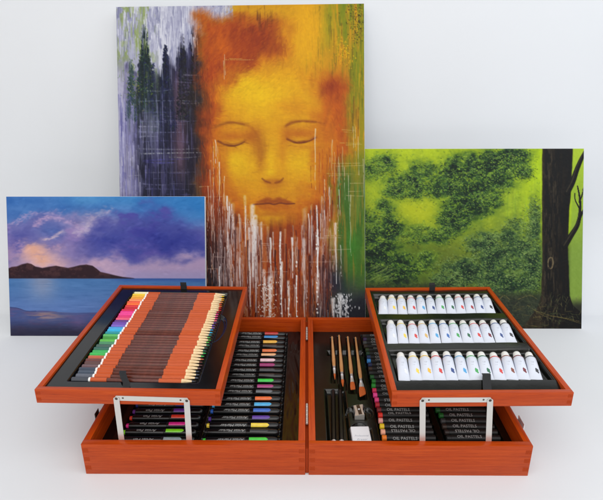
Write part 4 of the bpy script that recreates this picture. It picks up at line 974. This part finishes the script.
# ---- forest canvas
def forest():
    p = Paint(362.6, 584, 148.6, 329.5, .55); X, Y = p.X, p.Y; q = R
    n1 = fbm(X * .03, Y * .03, 211, 5); n2 = fbm(X * .1, Y * .1, 221, 4); nn = fbm(X * .5, Y * .5, 231, 3)
    wx = X + 26 * (n1 - .5); wy = Y + 26 * (n1 - .5)
    t = sm(150, 300, Y)[..., None]
    p.C = np.array((176, 194, 44.)) * (1 - t) + np.array((120, 132, 50.)) * t
    p.fill(.6 * sm(.5, .66, n2), (150, 170, 46)); p.fill(.7 * sm(515, 540, X) * (1 - sm(230, 260, Y)), (178, 206, 34)); p.fill(.65 * np.exp(-(((wx - 413) / 34) ** 2 + ((wy - 206) / 26) ** 2)) * sm(.3, .6, n2), (190, 194, 40)); p.fill(.5 * np.exp(-(((wx - 398) / 40) ** 2 + ((wy - 162) / 14) ** 2)) * sm(.35, .6, n2), (184, 200, 52)); p.fill(.5 * np.exp(-(((X - 505) / 24) ** 2 + ((Y - 206) / 16) ** 2)), (164, 186, 60))
    p.fill(.7 * np.exp(-(((wx - 446) / 22) ** 2 + ((wy - 268) / 18) ** 2)), (140, 126, 48)); p.fill(.6 * np.exp(-(((wx - 428) / 12) ** 2 + ((wy - 284) / 9) ** 2)), (132, 108, 46)); p.fill(.7 * sm(505, 535, X) * sm(225, 270, Y), (92, 118, 66))
    p.fill(.72 * sm(218, 285, Y + 10 * (n1 - .5)), (78, 98, 44)); p.fill(.5 * sm(500, 380, X) * sm(225, 262, Y), (52, 76, 38))
    gr = above(X, Y, [(362, 280), (400, 286), (430, 290), (470, 288), (505, 292), (545, 300), (585, 306)], 6)
    p.fill(gr, (58, 66, 54)); p.fill(gr * sm(.5, .65, n2) * .7, (84, 80, 56))
    blobs = []       # (x, y, rx, ry, density, dark)
    for a in ((384, 258, 22, 26, 1.0, .75), (404, 272, 20, 18, .9, .8), (372, 232, 12, 22, .7, .6), (392, 228, 14, 14, .5, .5), (430, 262, 10, 10, .3, .4), (408, 180, 22, 10, .55, .45), (424, 174, 16, 12, .6, .55), (446, 184, 18, 14, .9, .75), (462, 170, 22, 14, 1., .8), (490, 164, 26, 12, 1., .85), (512, 158, 18, 9, .9, .85), (478, 188, 24, 14, 1.1, .95), (500, 178, 16, 12, .9, .85), (470, 206, 22, 14, 1.0, .9), (456, 222, 16, 12, .9, .8), (442, 236, 12, 8, .5, .6), (490, 200, 12, 9, .6, .7), (372, 170, 12, 10, .25, .3), (388, 164, 12, 10, .3, .4), (420, 236, 14, 10, .3, .3), (386, 208, 10, 9, .2, .3), (524, 172, 8, 6, .4, .7), (398, 190, 12, 8, .4, .5), (418, 190, 16, 8, .5, .5)): blobs.append(a)
    bush = ((470, 272, 26, 16, 1.0, .6), (500, 262, 26, 24, 1.2, .6), (486, 244, 18, 12, .6, .45), (520, 246, 18, 26, .9, .5), (534, 268, 10, 26, .8, .55), (452, 282, 18, 8, .7, .65), (510, 284, 30, 10, .9, .7), (536, 226, 6, 26, .35, .35))
    lightc = ((150, 176, 64), (118, 156, 60), (92, 136, 60), (172, 192, 96), (130, 160, 90)); darkc = ((26, 48, 40), (32, 60, 44), (40, 74, 48), (24, 40, 44))
    def leaves(bl, n, cool):
        # dark masses first, then lighter leaf dabs on the upper left of each clump
        for x, y, rx, ry, dn, dk in bl:
            for k in range(int(n * dn)):
                a = q.uniform(0, 6.283); r = math.sqrt(q.random()) * (1 + .35 * q.gauss(0, 1) * .5)
                px, py = x + rx * r * math.cos(a), y + ry * r * math.sin(a)
                if not (363 < px < 543 and 149 < py < 329): continue
                c = mixc(q.choice(darkc), (70, 104, 60), q.random() * (1.1 - dk))
                if cool: c = mixc(c, (60, 88, 74), .18)
                p.dab(px, py, q.uniform(1., 2.7), q.uniform(.6, 1.3), q.uniform(-.9, .9), c, q.uniform(.35, .9) * (.55 + .45 * dk), .0002, .35)
            for k in range(int(n * dn * .62)):
                cx, cy = x + rx * q.uniform(-.9, .9), y + ry * q.uniform(-.9, .9)
                for m in range(q.randint(1, 3)):
                    px, py = cx + q.gauss(0, 1.6), cy + q.gauss(0, 1.2)
                    if not (363 < px < 543 and 149 < py < 329): continue
                    c = q.choice(lightc)
                    if cool: c = mixc(c, (124, 150, 100), .4)
                    c = mixc(c, (40, 72, 48), q.random() * .75)
                    p.dab(px, py, q.uniform(.7, 1.8), q.uniform(.45, .9), q.uniform(-.9, .7), c, q.uniform(.35, .8), .0003, .35)
    for k in range(150):
        x = q.uniform(506, 542); y = q.uniform(150, 230); p.line([(x, y), (x + q.uniform(-.5, .5), y + q.uniform(8, 30))], q.uniform(.5, 1.4), q.choice(((170, 200, 40), (150, 184, 50), (128, 160, 54), (186, 206, 60))), .25, .0001, .9)
    for k in range(1500):                                                    # hazy loose foliage in the light
        x, y = q.uniform(363, 540), q.uniform(150, 290); p.dab(x, y, q.uniform(.8, 2.6), q.uniform(.5, 1.3), q.uniform(-1, 1), q.choice(((128, 152, 50), (104, 136, 56), (92, 120, 50), (176, 194, 60), (180, 190, 80), (140, 140, 46))), q.uniform(.12, .45), .0002, .2)
    f1 = fbm(X * .22, Y * .28, 261, 5); f2 = fbm(X * .55, Y * .7, 271, 4)
    f3 = fbm(X * .11, Y * .15, 281, 3); f3 = np.clip((f3 - .5) * 1.9 + .5, 0, 1)
    def mass(bl, c1, c2):
        D = np.zeros(X.shape)
        for x, y, rx, ry, dn, dk in bl: D = np.maximum(D, (.45 + .55 * dk) * np.exp(-.75 * (((X - x) / rx) ** 2 + ((Y - y) / ry) ** 2)))
        n = .46 * f3 + .3 * f1 + .24 * f2
        p.fill(.55 * sm(.04, .42, D ** .7 * (.1 + 1.4 * n)), mixc(c1, (128, 150, 44), .5)); p.fill(.75 * sm(.16, .46, D * (.1 + 1.5 * n)), c1); p.fill(.9 * sm(.30, .56, D * (-.15 + 1.9 * n)), c2); p.fill(.8 * sm(.52, .72, D * (-.2 + 2.0 * n)), mixc(c2, (16, 26, 26), .6))
    def clumps(bl, n, la, lb, da):
        for k in range(n):
            x, y, rx, ry, dn, dk = q.choice(bl); a = q.uniform(0, 6.283); r = math.sqrt(q.random()) * 1.12
            cx, cy = x + rx * r * math.cos(a), y + ry * r * math.sin(a); s_ = q.uniform(2.2, 5.5)
            for m in range(16):
                px, py = cx + q.gauss(0, s_ * .7), cy + q.gauss(0, s_ * .5)
                if not (363 < px < 542 and 149 < py < 300): continue
                up = (cy - py) / s_ - .4 * (px - cx) / s_ + q.gauss(0, .35)
                if up > .1: c, al = mixc(la, lb, q.random()), q.uniform(.35, .85)
                else: c, al = mixc(da, (60, 84, 50), q.random() * .5), q.uniform(.3, .75) * (.4 + .6 * dk)
                p.dab(px, py, q.uniform(.7, 1.7), q.uniform(.45, .85), q.uniform(-.9, .7), c, al, .0003, .3)
    mass(blobs, (92, 122, 46), (40, 64, 40)); leaves(blobs, 110, False); clumps(blobs, 620, (156, 178, 62), (98, 138, 62), (22, 40, 34))
    mass(bush, (96, 120, 62), (50, 74, 50)); leaves(bush, 120, True); clumps(bush, 460, (146, 166, 96), (92, 124, 66), (28, 44, 34))
    for k in range(500):                                                     # fine light leaf tips
        b_ = q.choice(blobs + list(bush)); x, y = b_[0] + q.gauss(0, .55) * b_[2], b_[1] + q.gauss(0, .55) * b_[3]
        if 363 < x < 542 and 149 < y < 300: p.dab(x, y, q.uniform(.6, 1.3), q.uniform(.4, .7), q.uniform(-.9, .7), q.choice(((168, 186, 100), (140, 166, 80), (120, 150, 74), (186, 196, 130))) if b_ in bush or q.random() < .5 else (104, 140, 60), q.uniform(.3, .75), .0003, .3)
    p.fill(.8 * sm(276, 294, Y + 8 * (n2 - .5)) * (1 - sm(425, 470, X) * (1 - sm(290, 298, Y))), (50, 56, 48)); p.fill(.5 * sm(.5, .62, f2) * sm(284, 296, Y), (78, 82, 62))
    for k in range(4200):
        x, y = q.uniform(363, 543), q.uniform(149, 300); j = min(p.ny - 1, int((y - p.y0) / p.dy)); i = min(p.nx - 1, max(0, int((x - p.x0) / p.dx)))
        v = q.gauss(0, 15); p.dab(x + q.gauss(0, 1.5), y + q.gauss(0, 1.5), q.uniform(.8, 2.4), q.uniform(.5, 1.1), q.uniform(-1.2, 1.2), p.C[j, i] + np.array((v, v * .9, v * .5)), q.uniform(.25, .6), .0003, .2)
    # trunk and branches at the right
    tl_ = np.interp(Y, [148, 200, 260, 296, 306, 314, 330], [542.8, 543.2, 544.2, 543.6, 541, 536, 524]); tr_ = np.interp(Y, [148, 183, 225, 240, 275, 296, 306, 312, 330], [572.6, 571.6, 569.4, 569.2, 570.5, 571.5, 575, 582, 590])
    tr_ = tr_ + 1.2 * (n2 - .5); tl_ = tl_ + 1.2 * (n2 - .5)
    p.fill(sm(570, 574, X) * 1., (150, 176, 60)); p.fill(sm(568, 574, X) * sm(200, 260, Y) * .7, (120, 146, 74)); p.fill(sm(568, 574, X) * (1 - sm(150, 200, Y)) * .7, (176, 200, 60))
    g2 = sm(560, 580, X) * sm(296, 308, Y); p.fill(g2, (56, 58, 48))
    T = sm(-.8, .8, X - tl_) * sm(-.8, .8, tr_ - X)
    bk = fbm(X * .5, Y * .07, 241, 5)
    p.fill(T, (28, 25, 23)); p.fill(T * .7 * sm(.48, .62, bk), (54, 48, 40)); p.fill(T * .35 * sm(.56, .66, fbm(X * .7, Y * .12, 251, 3)) * (1 - sm(552, 566, X)), (104, 94, 76)); p.fill(T * .6 * sm(557, 570, X), (24, 22, 22)); p.fill(T * .5 * (1 - sm(543.5, 547, X)), (72, 60, 44))
    def limb(pts, w, w1): p.line(curve(pts), w, (30, 28, 25), 1., .0003, .25, w1); p.line(curve([(a - .8, b - .6) for a, b in pts]), w * .3, (84, 76, 62), .6, .0001, .8, w1 * .3)
    limb([(568, 192), (573, 182), (577, 170), (581, 160), (585, 152)], 3.6, 2.); limb([(566, 246), (572, 236), (578, 226), (581, 216), (585, 210)], 3.6, 1.5); limb([(580, 218), (581, 206), (580, 196), (578, 186)], 1.8, .7); limb([(580, 202), (583, 194), (584, 188)], 1., .5); limb([(580, 208), (576, 200), (575.5, 193)], .9, .4)
    p.line(curve([(551.5, 269), (549.6, 265), (550.6, 259), (553.6, 258), (554.8, 263), (553.6, 268), (551.5, 269)]), 1.0, (146, 130, 98), .75, .0003, .9, rough=.3, seed=5); p.dab(552.2, 263.5, 3.4, 1.4, 1.57, (30, 24, 20), .95)
    # forest floor
    for k in range(700):
        x, y = q.uniform(363, 584), q.uniform(290, 329)
        if y < np.interp(x, [363, 505, 585], [288, 296, 312]): continue
        p.dab(x, y, q.uniform(2, 7), q.uniform(.3, .8), q.uniform(-.35, .35), q.choice(((44, 48, 42), (74, 76, 54), (62, 60, 50), (96, 88, 56), (36, 40, 38), (80, 92, 60))), q.uniform(.3, .7), .0002, .3)
    for pts in ([(540, 312), (552, 316), (566, 319), (583, 324)], [(530, 306), (542, 314), (556, 321)], [(536, 318), (556, 317), (582, 322)], [(520, 300), (532, 296), (540, 300)], [(500, 302), (506, 296), (512, 300)]):
        p.line(curve(pts), .7, (128, 116, 70), .7, .0002, .9, .4, rough=.42, seed=int(pts[0][0]))
    for k in range(120):
        x = q.uniform(500, 582); y = q.uniform(296, 326); p.line([(x, y), (x + q.uniform(-3, 3), y - q.uniform(2, 6))], .35, q.choice(((120, 116, 76), (90, 98, 66), (60, 66, 50))), .6, .0002, .8)
    for k in range(60):
        x = q.uniform(364, 390); y = q.uniform(268, 284); p.line([(x, y), (x + q.uniform(4, 12), y - q.uniform(2, 6))], .5, (130, 150, 80), .4, .0002, .8)
    p.C += 12 * (nn - .5)[..., None]; p.H += .0004 * nn
    return p

K = .77
canvas(seascape(), 'small seascape canvas with purple clouds and dark headland, left of the tall portrait', -.5395, .4947, .5335, .378, 17.4, (K, K, K))
canvas(portrait(), 'tall canvas of a golden face with closed eyes above white drips', -.1732, .5125, .6675, .886, 18.7, (.73, .73, .74), -.009)
canvas(forest(), 'green forest canvas with a dark tree trunk, right of the tall portrait', .4552, .5405, .615, .4985, 19.2, (K, K, K))

# ------------------------------------------------------------------ light, world, camera
def area(name, loc, target, size, power, color, sy=None):
    l = bpy.data.lights.new(name, 'AREA'); l.energy = power; l.color = color; l.size = size
    l.shape = 'RECTANGLE'; l.size_y = sy or size
    o = bpy.data.objects.new(name, l); COL.objects.link(o); o.location = loc
    o.rotation_euler = (Vector(target) - Vector(loc)).to_track_quat('-Z', 'Y').to_euler()
area('softbox_overhead', (.12, -1.45, 2.1), (0, .45, .25), 2.6, 46, (1., .985, .96))
area('softbox_side', (1.9, -.5, 1.7), (.7, .7, .5), 1.3, 14, (.82, .91, 1.))
area('fill_left', (-1.8, -1.1, 1.3), (-.62, .12, 0), 1.3, 7.5, (1., .98, .94))  # added fill lamp, softens the shadow on the floor left of the case
w = bpy.data.worlds.new('World'); SC.world = w; w.use_nodes = True
w.node_tree.nodes['Background'].inputs['Color'].default_value = (.97, .985, 1., 1)
w.node_tree.nodes['Background'].inputs['Strength'].default_value = .47

cam = bpy.data.cameras.new('camera'); co = bpy.data.objects.new('camera', cam); COL.objects.link(co)
cam.sensor_fit = 'HORIZONTAL'; cam.sensor_width = 36.; cam.lens = 520.82 / 603 * 36
cam.clip_start = .01; cam.clip_end = 50
co.matrix_world = Matrix.Translation((-.0013, -.7417, .7154)) @ Matrix.Rotation(.00994, 4, 'Z') @ Matrix.Rotation(math.pi / 2 - .35967, 4, 'X') @ Matrix.Rotation(-.0028, 4, 'Z')
SC.camera = co
SC.view_settings.view_transform = 'Standard'; SC.view_settings.look = 'None'
SC.view_settings.exposure = 0; SC.view_settings.gamma = 1
SC.render.engine = 'CYCLES'
